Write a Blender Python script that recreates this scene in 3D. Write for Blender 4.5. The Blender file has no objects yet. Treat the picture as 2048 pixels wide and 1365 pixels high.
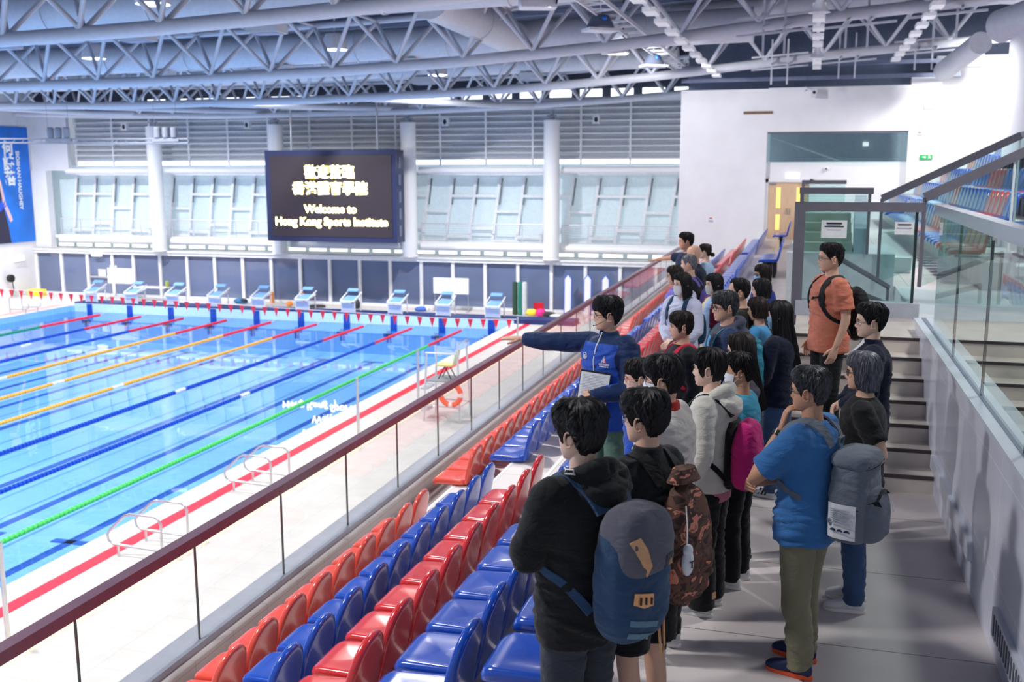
import bpy, bmesh, math, random
import numpy as np
from mathutils import Vector, Matrix
from mathutils.bvhtree import BVHTree
random.seed(7)
SC = bpy.context.scene
COL = SC.collection
PI = math.pi

# ------------------------------------------------------------------ camera
FPX, YAW, PITCH, ROLL = 2050.64, 0.281343, 0.16606, -0.002039
F_ = Vector((-math.sin(YAW)*math.cos(PITCH), math.cos(YAW)*math.cos(PITCH), -math.sin(PITCH)))
R_ = Vector((math.cos(YAW), math.sin(YAW), 0)); U_ = R_.cross(F_)
R2 = R_*math.cos(ROLL)+U_*math.sin(ROLL); U2 = -R_*math.sin(ROLL)+U_*math.cos(ROLL)
CAMZ = 2.72
cd = bpy.data.cameras.new('camera'); cam = bpy.data.objects.new('camera', cd); COL.objects.link(cam)
cam.matrix_world = Matrix(((R2.x,U2.x,-F_.x,0),(R2.y,U2.y,-F_.y,0),(R2.z,U2.z,-F_.z,CAMZ),(0,0,0,1)))
cd.sensor_width = 36; cd.lens = FPX*36/2048; cd.clip_end = 300; cd.clip_start = 0.05
cd.dof.use_dof = True; cd.dof.focus_distance = 6.2; cd.dof.aperture_fstop = 3.2
SC.camera = cam

# ------------------------------------------------------------------ world and exposure
wd = bpy.data.worlds.new('sky'); SC.world = wd; wd.use_nodes = True
bg = wd.node_tree.nodes['Background']
bg.inputs[0].default_value = (0.72, 0.82, 1.0, 1); bg.inputs[1].default_value = 0.44
vs = SC.view_settings
SC.display_settings.display_device = 'sRGB'
vs.view_transform = 'Standard'; vs.look = 'None'; vs.exposure = 0.12; vs.gamma = 1.0
try: vs.use_curve_mapping = False
except Exception: pass

# ------------------------------------------------------------------ hall lamps: the real flood row, plus added lamps for more light
def lamp(x, y, z, power, size=0.9, aim=None, color=(1.0,0.985,0.97), spread=150):
    l = bpy.data.lights.new('flood', 'AREA'); l.shape = 'DISK'; l.size = size; l.energy = power; l.color = color
    l.spread = math.radians(spread)
    o = bpy.data.objects.new('flood', l); COL.objects.link(o); o.location = (x, y, z)  # same object name for the flood row and the added lamps
    d = Vector(aim)-Vector((x,y,z)) if aim else Vector((0,0,-1))
    o.rotation_euler = d.to_track_quat('-Z','Y').to_euler()
    return o
FLOODS = [(-6.35, 4.5), (-6.35, 14.0), (-6.35, 24.2), (-6.35, 34.2), (-6.35, 43.6)]
for (x, y) in FLOODS: lamp(x, y, 6.42, 430 if y != 34.2 else 520, 0.8, aim=(-6.0, y, 0) if y != 34.2 else (-3.4, 39.5, 1.5))
ADDED_BAYS = [(x, y) for x in (-15.5, -25.0, -34.0, -41.0) for y in (4, 13, 22.4, 32.4, 42.3)]  # added lamp positions that brighten the pool and deck
for (x, y) in ADDED_BAYS: lamp(x, y, 6.95, 880 if y < 42 else 1500, 0.5, aim=None if y < 42 else (x, 48.0, 0.5), spread=170)  # added lamps; the last row is aimed to brighten the window wall
for y in (9.0, 19.0, 29.0, 38.0): lamp(3.0, y, 6.3, 170, 0.8)  # added lamps without fixtures, more light for the upper stand side

for (x, y, p) in ((6.1,38.6,230),(6.2,31.5,220),(5.6,20.0,200)): lamp(x, y, 6.7, p, 0.6, aim=(5.8,43.8,2.5) if y > 38 else None)  # also added, no fixtures: they brighten the end recess and upper stand

# ------------------------------------------------------------------ materials
MATS = {}
def mat(name, col, rough=0.5, metal=0.0, spec=0.5, var=0.06, nscale=8.0, bump=0.0, bscale=60.0, emit=None, estr=1.0, alpha=None, coat=0.0, stretch=None, sheen=0.0, dist=0.02):
    """Principled material whose colour carries a little procedural noise."""
    if name in MATS: return MATS[name]
    m = bpy.data.materials.new(name); m.use_nodes = True; nt = m.node_tree; N = nt.nodes; L = nt.links
    b = N['Principled BSDF']
    b.inputs['Roughness'].default_value = rough; b.inputs['Metallic'].default_value = metal
    b.inputs['Specular IOR Level'].default_value = spec
    if coat: b.inputs['Coat Weight'].default_value = coat; b.inputs['Coat Roughness'].default_value = 0.08
    if sheen: b.inputs['Sheen Weight'].default_value = sheen
    tc = N.new('ShaderNodeTexCoord'); mp = N.new('ShaderNodeMapping'); L.new(tc.outputs['Object'], mp.inputs[0])
    if stretch: mp.inputs['Scale'].default_value = stretch
    nz = N.new('ShaderNodeTexNoise'); nz.inputs['Scale'].default_value = nscale; nz.inputs['Detail'].default_value = 3
    L.new(mp.outputs[0], nz.inputs['Vector'])
    rp = N.new('ShaderNodeValToRGB'); rp.color_ramp.elements[0].position = 0.3; rp.color_ramp.elements[1].position = 0.7
    lo = tuple(max(0, c*(1-var)) for c in col); hi = tuple(min(1, c*(1+var)) for c in col)
    rp.color_ramp.elements[0].color = (*lo,1); rp.color_ramp.elements[1].color = (*hi,1)
    L.new(nz.outputs['Fac'], rp.inputs[0]); L.new(rp.outputs[0], b.inputs['Base Color'])
    if bump:
        n2 = N.new('ShaderNodeTexNoise'); n2.inputs['Scale'].default_value = bscale; n2.inputs['Detail'].default_value = 4
        L.new(mp.outputs[0], n2.inputs['Vector'])
        bp = N.new('ShaderNodeBump'); bp.inputs['Strength'].default_value = bump; bp.inputs['Distance'].default_value = dist
        L.new(n2.outputs['Fac'], bp.inputs['Height']); L.new(bp.outputs[0], b.inputs['Normal'])
    if emit:
        b.inputs['Emission Color'].default_value = (*emit,1); b.inputs['Emission Strength'].default_value = estr
    if alpha is not None: b.inputs['Alpha'].default_value = alpha
    MATS[name] = m; return m
def s2l(r, g, b):
    f = lambda c: (c/255/12.92) if c <= 10 else ((c/255+0.055)/1.055)**2.4
    return (f(r), f(g), f(b))
def tiles(name, col, joint, sx, sy, rough=0.35, jw=0.012, plane='xy', spec=0.4, var=0.05, off=(0,0)):
    """Stone tiles with thin joints, laid out in world metres."""
    if name in MATS: return MATS[name]
    m = bpy.data.materials.new(name); m.use_nodes = True; nt = m.node_tree; N = nt.nodes; L = nt.links
    b = N['Principled BSDF']; b.inputs['Roughness'].default_value = rough; b.inputs['Specular IOR Level'].default_value = spec
    g = N.new('ShaderNodeNewGeometry'); sp = N.new('ShaderNodeSeparateXYZ'); L.new(g.outputs['Position'], sp.inputs[0])
    def mth(op, a, bb):
        n = N.new('ShaderNodeMath'); n.operation = op
        for i, v in enumerate((a, bb)):
            if isinstance(v, (int, float)): n.inputs[i].default_value = v
            else: L.new(v, n.inputs[i])
        return n.outputs[0]
    ax = {'x':'X','y':'Y','z':'Z'}
    js = []
    for k, (a, s) in enumerate(zip(plane, (sx, sy))):
        u = mth('FRACT', mth('DIVIDE', mth('ADD', sp.outputs[ax[a]], 200.0+off[k]), s), 0)
        js.append(mth('LESS_THAN', u, jw/s))
    j = mth('MAXIMUM', js[0], js[1])
    nz = N.new('ShaderNodeTexNoise'); nz.inputs['Scale'].default_value = 2.3; nz.inputs['Detail'].default_value = 6; L.new(g.outputs['Position'], nz.inputs['Vector'])
    rp = N.new('ShaderNodeValToRGB'); rp.color_ramp.elements[0].position = .3; rp.color_ramp.elements[1].position = .7
    rp.color_ramp.elements[0].color = (*[c*(1-var) for c in col],1); rp.color_ramp.elements[1].color = (*[min(1,c*(1+var)) for c in col],1)
    L.new(nz.outputs['Fac'], rp.inputs[0])
    mx = N.new('ShaderNodeMixRGB'); L.new(j, mx.inputs[0]); L.new(rp.outputs[0], mx.inputs[1]); mx.inputs[2].default_value = (*joint,1)
    L.new(mx.outputs[0], b.inputs['Base Color'])
    MATS[name] = m; return m
def glass(name, tint, mirror=1.0, ior=1.45, rough=0.0):
    """Clear pane: lets light straight through, mirrors by Fresnel."""
    if name in MATS: return MATS[name]
    m = bpy.data.materials.new(name); m.use_nodes = True; nt = m.node_tree; N = nt.nodes; L = nt.links
    N.remove(N['Principled BSDF']); out = N['Material Output']
    tr = N.new('ShaderNodeBsdfTransparent'); tr.inputs[0].default_value = (*tint,1)
    gl = N.new('ShaderNodeBsdfGlossy'); gl.inputs['Roughness'].default_value = rough; gl.inputs[0].default_value = (mirror,mirror,mirror,1)
    fr = N.new('ShaderNodeFresnel'); fr.inputs[0].default_value = ior
    ge = N.new('ShaderNodeNewGeometry'); sb = N.new('ShaderNodeMath'); sb.operation = 'SUBTRACT'; sb.inputs[0].default_value = 1; L.new(ge.outputs['Backfacing'], sb.inputs[1])
    mu = N.new('ShaderNodeMath'); mu.operation = 'MULTIPLY'; L.new(fr.outputs[0], mu.inputs[0]); L.new(sb.outputs[0], mu.inputs[1])
    mx = N.new('ShaderNodeMixShader'); L.new(mu.outputs[0], mx.inputs[0]); L.new(tr.outputs[0], mx.inputs[1]); L.new(gl.outputs[0], mx.inputs[2])
    L.new(mx.outputs[0], out.inputs[0]); MATS[name] = m; return m

# ------------------------------------------------------------------ mesh builder
class MB:
    def __init__(s): s.v = []; s.f = []; s.m = []; s.mi = 0
    def add(s, vs, fs, mi=None):
        o = len(s.v); s.v.extend([tuple(p) for p in vs]); s.f.extend([tuple(i+o for i in f) for f in fs])
        s.m.extend([s.mi if mi is None else mi]*len(fs)); return s
    def box(s, x0, x1, y0, y1, z0, z1, mi=None):
        vs = [(x,y,z) for z in (z0,z1) for y in (y0,y1) for x in (x0,x1)]
        return s.add(vs, [(0,2,3,1),(4,5,7,6),(0,1,5,4),(2,6,7,3),(1,3,7,5),(0,4,6,2)], mi)
    def obox(s, c, ax, ay, az, mi=None):
        """box from centre and three half-axis vectors"""
        c = Vector(c); ax = Vector(ax); ay = Vector(ay); az = Vector(az)
        vs = [c+ax*i+ay*j+az*k for k in (-1,1) for j in (-1,1) for i in (-1,1)]
        return s.add(vs, [(0,2,3,1),(4,5,7,6),(0,1,5,4),(2,6,7,3),(1,3,7,5),(0,4,6,2)], mi)
    def bar(s, p0, p1, w, h, up=(0,0,1), mi=None):
        p0 = Vector(p0); p1 = Vector(p1); d = (p1-p0)
        u = Vector(up); sd = d.cross(u)
        if sd.length < 1e-6: sd = d.cross(Vector((1,0,0)))
        sd.normalize(); u = sd.cross(d).normalized()
        return s.obox((p0+p1)/2, d/2, sd*w/2, u*h/2, mi)
    def loft(s, rings, closed=True, caps=True, mi=None):
        n = len(rings[0]); vs = [p for r in rings for p in r]; fs = []
        for i in range(len(rings)-1):
            for j in range(n if closed else n-1):
                k = (j+1) % n; fs.append((i*n+j, i*n+k, (i+1)*n+k, (i+1)*n+j))
        if caps and closed:
            fs.append(tuple(range(n-1,-1,-1))); b = (len(rings)-1)*n; fs.append(tuple(range(b, b+n)))
        return s.add(vs, fs, mi)
    def tube(s, pts, rad, n=8, caps=True, mi=None, flat=1.0, up=(0,0,1)):
        """round (or flattened) tube along a polyline; rad one number or one per point"""
        pts = [Vector(p) for p in pts]; m = len(pts)
        if not hasattr(rad, '__len__'): rad = [rad]*m
        rings = []; u = Vector(up); prev = None
        for i in range(m):
            d = (pts[min(i+1,m-1)]-pts[max(i-1,0)])
            if d.length < 1e-9: d = Vector((0,0,1))
            d.normalize()
            if prev is None:
                a = d.cross(u)
                if a.length < 1e-3: a = d.cross(Vector((1,0,0)))
                if a.length < 1e-3: a = d.cross(Vector((0,1,0)))
            else: a = prev - d*prev.dot(d)
            a.normalize(); prev = a; b = a.cross(d)
            rings.append([pts[i]+(a*math.cos(t)+b*math.sin(t)*flat)*rad[i] for t in [2*PI*k/n for k in range(n)]])
        return s.loft(rings, True, caps, mi)
    def cyl(s, p0, p1, r, n=12, r1=None, mi=None): return s.tube([p0,p1], [r, r if r1 is None else r1], n, True, mi)
    def lathe(s, prof, n=16, c=(0,0,0), mi=None):
        c = Vector(c); rings = [[c+Vector((r*math.cos(2*PI*k/n), r*math.sin(2*PI*k/n), z)) for k in range(n)] for r, z in prof]
        return s.loft(rings, True, True, mi)
    def ball(s, c, rx, ry=None, rz=None, n=12, m=8, mi=None):
        ry = ry or rx; rz = rz or rx; c = Vector(c); rings = []
        for i in range(m+1):
            t = PI*min(max(i/m, .02), .98); rings.append([c+Vector((rx*math.sin(t)*math.cos(2*PI*k/n), ry*math.sin(t)*math.sin(2*PI*k/n), rz*math.cos(t))) for k in range(n)])
        return s.loft(rings, True, True, mi)
    def plate(s, outline, origin, ex, ey, th, bev=0.006, mi=None, fn=None):
        """solid slab: 2-D outline in the ex/ey plane, thickness th along ex x ey, softened edges; fn bends (x, y, d) -> d"""
        o = Vector(origin); ex = Vector(ex); ey = Vector(ey); ez = ex.cross(ey).normalized()
        cx = sum(p[0] for p in outline)/len(outline); cy = sum(p[1] for p in outline)/len(outline)
        def ring(sc_in, d):
            r = []
            for (x, y) in outline:
                l = math.hypot(x-cx, y-cy) or 1e-9; k = max(0, (l-sc_in)/l)
                X = cx+(x-cx)*k; Y = cy+(y-cy)*k; D = d+(fn(X,Y) if fn else 0)
                r.append(o+ex*X+ey*Y+ez*D)
            return r
        mn = min(math.hypot(x-cx, y-cy) for x, y in outline)
        ins = [mn*.9, mn*.45, bev*2, bev*.6, 0]
        rings = [ring(mn*.97,0)]+[ring(i, 0 if i >= bev*2 else (bev*.15 if i > 0 else bev)) for i in ins]
        rings += [ring(0, th-bev), ring(bev*.6, th-bev*.15), ring(bev*2, th), ring(mn*.45, th), ring(mn*.9, th), ring(mn*.97, th)]
        return s.loft(rings, True, True, mi)
    def build(s, name, mats, parent=None, smooth=True, link=True, angle=None):
        me = bpy.data.meshes.new(name); me.from_pydata(s.v, [], s.f); me.update()
        if not isinstance(mats, (list, tuple)): mats = [mats]
        for m in mats: me.materials.append(m)
        if len(mats) > 1: me.polygons.foreach_set('material_index', s.m)
        bm = bmesh.new(); bm.from_mesh(me); bmesh.ops.recalc_face_normals(bm, faces=bm.faces); bm.to_mesh(me); bm.free()
        if smooth:
            me.polygons.foreach_set('use_smooth', [True]*len(me.polygons))
            try: me.set_sharp_from_angle(angle=math.radians(angle or 40))
            except Exception: pass
        o = bpy.data.objects.new(name, me)
        if link: COL.objects.link(o)
        if parent: o.parent = parent
        return o

def tag(o, label=None, cat=None, group=None, kind=None):
    if label: o['label'] = label
    if cat: o['category'] = cat
    if group: o['group'] = group
    if kind: o['kind'] = kind
    return o
def empty(name, loc=(0,0,0), rz=0, label=None, cat=None, group=None):
    o = bpy.data.objects.new(name, None); COL.objects.link(o); o.location = loc; o.rotation_euler = (0,0,rz); o.empty_display_size = .1
    return tag(o, label, cat, group)
def struct(o): o['kind'] = 'structure'; return o
def dup(root, loc=None, rz=None, label=None, group=None):
    r = root.copy(); COL.objects.link(r)
    if loc is not None: r.location = loc
    if rz is not None: r.rotation_euler = (0,0,rz)
    if label: r['label'] = label
    if group: r['group'] = group
    for ch in root.children:
        c = ch.copy(); COL.objects.link(c); c.parent = r
        for g in ch.children:
            d = g.copy(); COL.objects.link(d); d.parent = c
    return r
ORD1 = 'zeroth first second third fourth fifth sixth seventh eighth ninth tenth eleventh twelfth thirteenth fourteenth fifteenth sixteenth seventeenth eighteenth nineteenth'.split()
TENS = {2:'twent',3:'thirt',4:'fort',5:'fift',6:'sixt',7:'sevent',8:'eight',9:'ninet'}
def ordinal(n):
    if n < 20: return ORD1[n]
    t, u = divmod(n, 10)
    return TENS[t]+'ieth' if u == 0 else TENS[t]+'y-'+ORD1[u]
def text_mesh(name, body, size, mw, m, parent=None, bold=0.0, extrude=0.004, align='CENTER', spacing=1.0, shear=0):
    cu = bpy.data.curves.new(name, 'FONT'); cu.body = body; cu.size = size; cu.align_x = align; cu.align_y = 'CENTER'; cu.extrude = extrude; cu.offset = bold; cu.space_character = spacing; cu.resolution_u = 3
    o = bpy.data.objects.new(name, cu); COL.objects.link(o)
    dg = bpy.context.evaluated_depsgraph_get(); me = bpy.data.meshes.new_from_object(o.evaluated_get(dg)); bpy.data.objects.remove(o)
    me.materials.clear(); me.materials.append(m)
    n = bpy.data.objects.new(name, me); COL.objects.link(n); n.matrix_world = mw
    if parent: n.parent = parent; n.matrix_parent_inverse = parent.matrix_world.inverted() if False else Matrix()
    return n
WHITE = mat('white_paint', (.84,.84,.86), .45, var=.012)
STEEL = mat('brushed_steel', (.62,.63,.66), .28, 1.0)
DARKMETAL = mat('dark_bronze_rail', s2l(118,116,126), .42, .25)
BLACK = mat('black_plastic', (.012,.012,.014), .4)
# ------------------------------------------------------------------ the shell of the hall
POOLZ, DECKZ, FARY = -4.78, -4.48, 50.4
XN, XF, YE, YS = -13.3, -38.05, 46.0, -4.0       # pool edges: near side, far side, far end, camera end
m_deck = tiles('deck_tiles', (.64,.60,.575), (.53,.50,.48), .6, .6, .4, .012)
m_aisle = tiles('concourse_tiles', s2l(206,197,196), s2l(120,114,112), 1.2, 1.2, .32, .009, off=(.33,.55), spec=.35)
m_tier = tiles('terrace_tiles', s2l(222,214,212), s2l(150,140,136), 1.2, .8, .38, .008, off=(.2,.1))
m_wall = mat('hall_wall_paint', (.80,.80,.83), .6, var=.03, nscale=1.5)
m_marble = tiles('marble_wall_tiles', s2l(214,217,232), s2l(238,240,248), 1.2, .6, .28, .008, plane='yz', off=(.3,-.02), var=.06)
m_blue_tile = tiles('pool_blue_tiles', (.24,.53,.90), (.20,.47,.86), .25, .25, .3, .02, var=.04)
m_lane_blue = mat('lane_line_tiles', (.008,.075,.42), .35)
m_red = mat('red_strip', s2l(235,30,62), .5)
# pool basin, water, deck
b = MB(); zb = POOLZ-1.5
b.add([(XF,YS,zb),(XN,YS,zb),(XN,YE,zb),(XF,YE,zb)], [(0,1,2,3)])
b.add([(XN-.012,YS,zb),(XN-.012,YE,zb),(XN-.012,YE,DECKZ),(XN-.012,YS,DECKZ)], [(0,1,2,3)])
b.add([(XF+.012,YS,zb),(XF+.012,YE,zb),(XF+.012,YE,DECKZ),(XF+.012,YS,DECKZ)], [(0,3,2,1)])
b.add([(XF,YE-.01,zb),(XN,YE-.01,zb),(XN,YE-.01,DECKZ),(XF,YE-.01,DECKZ)], [(0,1,2,3)])
o = struct(b.build('floor_pool_basin', m_blue_tile, smooth=False))
b = MB()
for i in range(10):
    x = XN-1.25-2.5*i+ -0.02
    b.box(x-.13, x+.13, YS+2, YE-2.0, zb, zb+.012); b.box(x-.5, x+.5, YE-2.13, YE-1.87, zb, zb+.012)
    b.box(x-.5, x+.5, 19.9, 20.15, zb, zb+.012)
    b.box(x-.13, x+.13, YE-.012, YE, POOLZ-.9, POOLZ-.3); b.box(x-.3, x+.3, YE-.012, YE, POOLZ-.62, POOLZ-.42)
for y in [k*2.0-3 for k in range(24)]: b.box(XN-.55, XN-.05, y, y+1.45, POOLZ-.5, POOLZ-.49)
o = struct(b.build('trim_lane_lines', m_lane_blue, smooth=False))
# water surface
m = bpy.data.materials.new('pool_water'); m.use_nodes = True; nt = m.node_tree; N = nt.nodes; L = nt.links; N.remove(N['Principled BSDF'])
tr = N.new('ShaderNodeBsdfTransparent'); tr.inputs[0].default_value = (.93,.98,1,1)
gl = N.new('ShaderNodeBsdfGlossy'); gl.inputs['Roughness'].default_value = .015
fr = N.new('ShaderNodeFresnel'); fr.inputs[0].default_value = 1.345
tc = N.new('ShaderNodeNewGeometry'); mp = N.new('ShaderNodeMapping'); mp.inputs['Scale'].default_value = (1.0, .7, 1); L.new(tc.outputs['Position'], mp.inputs[0])
nz = N.new('ShaderNodeTexNoise'); nz.inputs['Scale'].default_value = .9; nz.inputs['Detail'].default_value = 3; L.new(mp.outputs[0], nz.inputs['Vector'])
bp = N.new('ShaderNodeBump'); bp.inputs['Strength'].default_value = .07; bp.inputs['Distance'].default_value = .05; L.new(nz.outputs['Fac'], bp.inputs['Height'])
for n_ in (gl, fr): L.new(bp.outputs[0], n_.inputs['Normal'])
mx = N.new('ShaderNodeMixShader'); L.new(fr.outputs[0], mx.inputs[0]); L.new(tr.outputs[0], mx.inputs[1]); L.new(gl.outputs[0], mx.inputs[2]); L.new(mx.outputs[0], N['Material Output'].inputs[0])
b = MB(); b.add([(XF,YS,POOLZ),(XN,YS,POOLZ),(XN,YE,POOLZ),(XF,YE,POOLZ)], [(0,1,2,3)])
struct(b.build('water_surface', m, smooth=False))
b = MB()
b.box(XN, -5.0, YS-2, FARY, DECKZ-.3, DECKZ); b.box(-46, XF, YS-2, FARY, DECKZ-.3, DECKZ); b.box(XF, XN, YE, FARY, DECKZ-.3, DECKZ)
struct(b.build('floor_pool_deck', m_deck, smooth=False))
b = MB(); b.box(XN+.62, XN+.92, YS, FARY-4.2, DECKZ, DECKZ+.006); struct(b.build('trim_red_deck_strip', m_red, smooth=False))
b = MB(); b.box(XF-.9, XF-.62, YS, FARY-4.2, DECKZ, DECKZ+.006); struct(b.build('trim_pink_deck_strip', mat('pink_strip', s2l(245,170,165), .5), smooth=False))
b = MB(); b.box(XN+1.95, XN+2.25, YS, FARY-3, DECKZ, DECKZ+.005); struct(b.build('trim_cream_deck_strip', mat('cream_tactile', s2l(244,226,190), .6), smooth=False))
b = MB(); b.box(XN+.02, XN+.6, YS, YE, DECKZ, DECKZ+.008); struct(b.build('trim_pool_coping', mat('coping_white', (.68,.67,.66), .5), smooth=False))
# raised blue starting ledge across the far end
m_navy = mat('navy_ledge', s2l(28,44,104), .45)
b = MB(); b.box(XF+.3, XN+3.0, YE, YE+1.15, DECKZ, DECKZ+.22); struct(b.build('trim_starting_ledge', m_navy, smooth=False))
b = MB(); b.box(XF+.3, XN+.1, YE-.02, YE, POOLZ, DECKZ+.16); struct(b.build('trim_end_wall_face', mat('end_wall_pale', s2l(190,222,246), .4), smooth=False))
# terraces under the seats: one stepped structure
b = MB()
TIER = [(-5.05,-4.15,-1.6),(-4.15,-3.35,-1.2),(-3.35,-2.5,-.8),(-2.5,-1.70,-.4)]
for x0, x1, z in TIER: b.box(x0, x1, YS, 41.6, DECKZ-.3, z)
struct(b.build('floor_terrace', m_tier, smooth=False))
b = MB(); b.box(-1.70, 1.10, YS, 41.6, -.45, 0); struct(b.build('floor_concourse', m_aisle, smooth=False))
m_nose = mat('white_nosing', (.84,.84,.86), .4)
for x, z in ((-4.15,-1.2),(-3.35,-.8),(-2.5,-.4),(-1.70,0)):
    b = MB(); b.box(x-.012, x+.028, YS, 41.6, z-.05, z+.004); struct(b.build('trim_step_nosing', m_nose, smooth=False))
m_slot = mat('grey_slot_strip', s2l(150,150,165), .5)
for x, z in ((-4.75,-1.6),(-3.95,-1.2),(-3.6,-1.2)):
    b = MB(); b.box(x, x+.05, 10.3, 11.75, z, z+.004); struct(b.build('trim_floor_slot', m_slot, smooth=False))
# kerb that carries the glass
m_kerb = tiles('kerb_tiles', s2l(196,188,186), s2l(120,112,110), .1, .6, .4, .004, plane='zy')
b = MB(); b.box(-5.12, -4.80, YS, 41.5, -1.62, -1.36); struct(b.build('trim_balustrade_kerb', m_kerb, smooth=False))
b = MB(); b.box(-5.12, -5.06, YS, 41.5, DECKZ, -1.36); struct(b.build('wall_terrace_front', m_wall, smooth=False))

# ------------------------------------------------------------------ far window wall
WINX = (-43.8, -5.2)
m_frame = mat('window_frame_white', (.82,.84,.87), .4)
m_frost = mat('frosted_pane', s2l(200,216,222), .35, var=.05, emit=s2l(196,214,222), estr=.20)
m_louv = mat('louvre_blade', s2l(226,229,234), .5)
m_dark = mat('louvre_backing', s2l(206,212,220), .6)
m_sky = mat('daylight_gap', (.9,.95,1), .5, emit=(.88,.94,1), estr=1.7)
m_navyglass = mat('tinted_dark_glass', s2l(104,116,148), .06, spec=.6, var=.08, nscale=.4)
def at50(x): return x
# lower dark glazing: back plane (panes) + white mullions
root = struct(empty('window_1', (0,FARY,0)))
b = MB(); b.box(WINX[0], -4.9, 0, .06, DECKZ+.12, -2.02); b.build('glazing', m_navyglass, root, smooth=False)
px_m = []
x = WINX[0]
xs = [-43.75,-42.0,-40.2,-38.5]+[-37.1+1.76*k for k in range(19)]
for x in xs:
    mb = MB(); mb.box(x-.085, x+.085, -.12, .02, DECKZ, -2.0); mb.build('mullion', m_frame, root, smooth=False)
mb = MB(); mb.box(WINX[0], -4.9, -.22, .1, -2.05, -1.78); mb.build('head_rail', m_frame, root, smooth=False)
mb = MB(); mb.box(WINX[0], -4.9, -.05, .1, DECKZ, DECKZ+.13); mb.build('sill_rail', m_frame, root, smooth=False)
mb = MB(); mb.box(-40.1,-38.55,-.16,-.12,DECKZ+1.05,DECKZ+1.15); mb.build('push_bar', STEEL, root, smooth=False)
# set-back upper glazing: leaning frosted windows behind a walkway
root = struct(empty('window_2', (0,FARY,0)))
Zb, Zt = -1.3, 2.42
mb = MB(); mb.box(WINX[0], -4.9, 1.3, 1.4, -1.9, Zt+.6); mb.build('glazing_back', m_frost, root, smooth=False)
k = 0; x = -41.5
while x < -5.2:
    lean = -.18
    mb = MB(); mb.bar((x, 1.15, Zt), (x-.5, 1.15, Zb), .15, .1, (0,1,0)); mb.build('mullion', m_frame, root, smooth=False)
    # staggered transoms, and narrow dark reveals of the tilted sashes
    z1 = (1.35, -.35, .55)[k % 3]
    z2 = (-.75, 1.35, -1.0)[k % 3]
    for zz in (z1, z2):
        t = -(Zt-zz)/(Zt-Zb)*.5
        mb = MB(); mb.box(x+t, x+1.28+t, 1.08, 1.2, zz-.07, zz+.07); mb.build('transom', m_frame, root, smooth=False)
    mb = MB(); mb.bar((x+.12,1.12,Zt-.15),(x-.06,1.12,.9),.07,.04,(0,1,0)); mb.build('sash_reveal', mat('sash_gap', s2l(110,124,132), .6), root, smooth=False)
    x += 1.3; k += 1
mb = MB(); mb.box(WINX[0]+2.0, -4.9, 1.0, 1.25, Zt, Zt+.14); mb.build('head_rail', m_frame, root, smooth=False)
# upper louvres
root = struct(empty('window_3', (0,FARY,0)))
mb = MB(); mb.box(-41.3, -4.9, 1.2, 1.3, 2.95, 6.2); mb.build('backing', m_dark, root, smooth=False)
mb = MB(); mb.box(-41.3, -4.9, 1.1, 1.2, 2.98, 3.2); mb.build('daylight_strip', m_sky, root, smooth=False)
for i in range(9):
    z = 3.32+i*.31
    mb = MB(); mb.obox((-23.1, 1.0, z), (18.2,0,0), (0,.12,.07), (0,-.01,.012)); mb.build('louvre', m_louv, root, smooth=False)
    mb = MB(); mb.box(-41.3,-4.9,.86,.89,z-.115,z-.05); mb.build('louvre_highlight', m_frame, root, smooth=False)  # white strip standing in for the highlight line between slats
for i in range(15):
    x = -41.2+i*2.5
    mb = MB(); mb.box(x-.05, x+.05, .85, .97, 2.9, 6.1); mb.build('louvre_post', m_frame, root, smooth=False)
# clerestory strip of daylight above the louvres
root = struct(empty('window_4', (0,FARY,0)))
for i in range(20):
    x = -36+i*1.55
    mb = MB(); mb.box(x, x+1.1, .6, .66, 6.25, 6.62); mb.build('clerestory_pane', m_sky, root, smooth=False)
mb = MB(); mb.box(-44, -4.9, .7, .9, 6.1, 8.6); mb.build('clerestory_backing', mat('roof_dark_back', s2l(60,66,84), .8), root, smooth=False)
# walkway slab, tubes and ledge light strip
m_slabw = mat('walkway_white', (.83,.84,.86), .45)
b = MB(); b.box(WINX[0], -4.9, -.3, 1.3, -1.88, -1.78); o = struct(b.build('trim_ledge', m_slabw, smooth=False)); o.location.y = FARY
b = MB(); b.box(-42.6,-4.9,.3,1.3,-1.18,-1.02); o = struct(b.build('trim_walkway', m_slabw, smooth=False)); o.location.y = FARY
m_strip = mat('ledge_lights', (1,1,1), .5, emit=(1,.99,.96), estr=1.1)
b = MB()
x = -42.4
while x < -6:
    b.box(x, x+1.0, .32, .36, -1.66, -1.5); x += 1.25
o = struct(b.build('trim_ledge_light_strip', m_strip, smooth=False)); o.location.y = FARY
COLX = [-35.1,-27.58,-20.0,-12.4]
edges = [-42.6]+COLX+[-4.9]
for i in range(5):
    for z, r, y in ((2.68,.17,.05),(-1.28,.2,.25)):
        tb = MB(); tb.cyl((edges[i]+.42+(.9 if i==0 and z>0 else 0),FARY+y,z),(edges[i+1]-.42,FARY+y,z),r,14)
        tag(tb.build('horizontal_tube', WHITE), '%s white steel tube %s, in the %s bay from the banner end'%(('long','thick')[z<0], ('under the louvres','below the walkway railing')[z<0], ordinal(i+1)), 'beam', 'white tubes between the columns')
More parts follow.
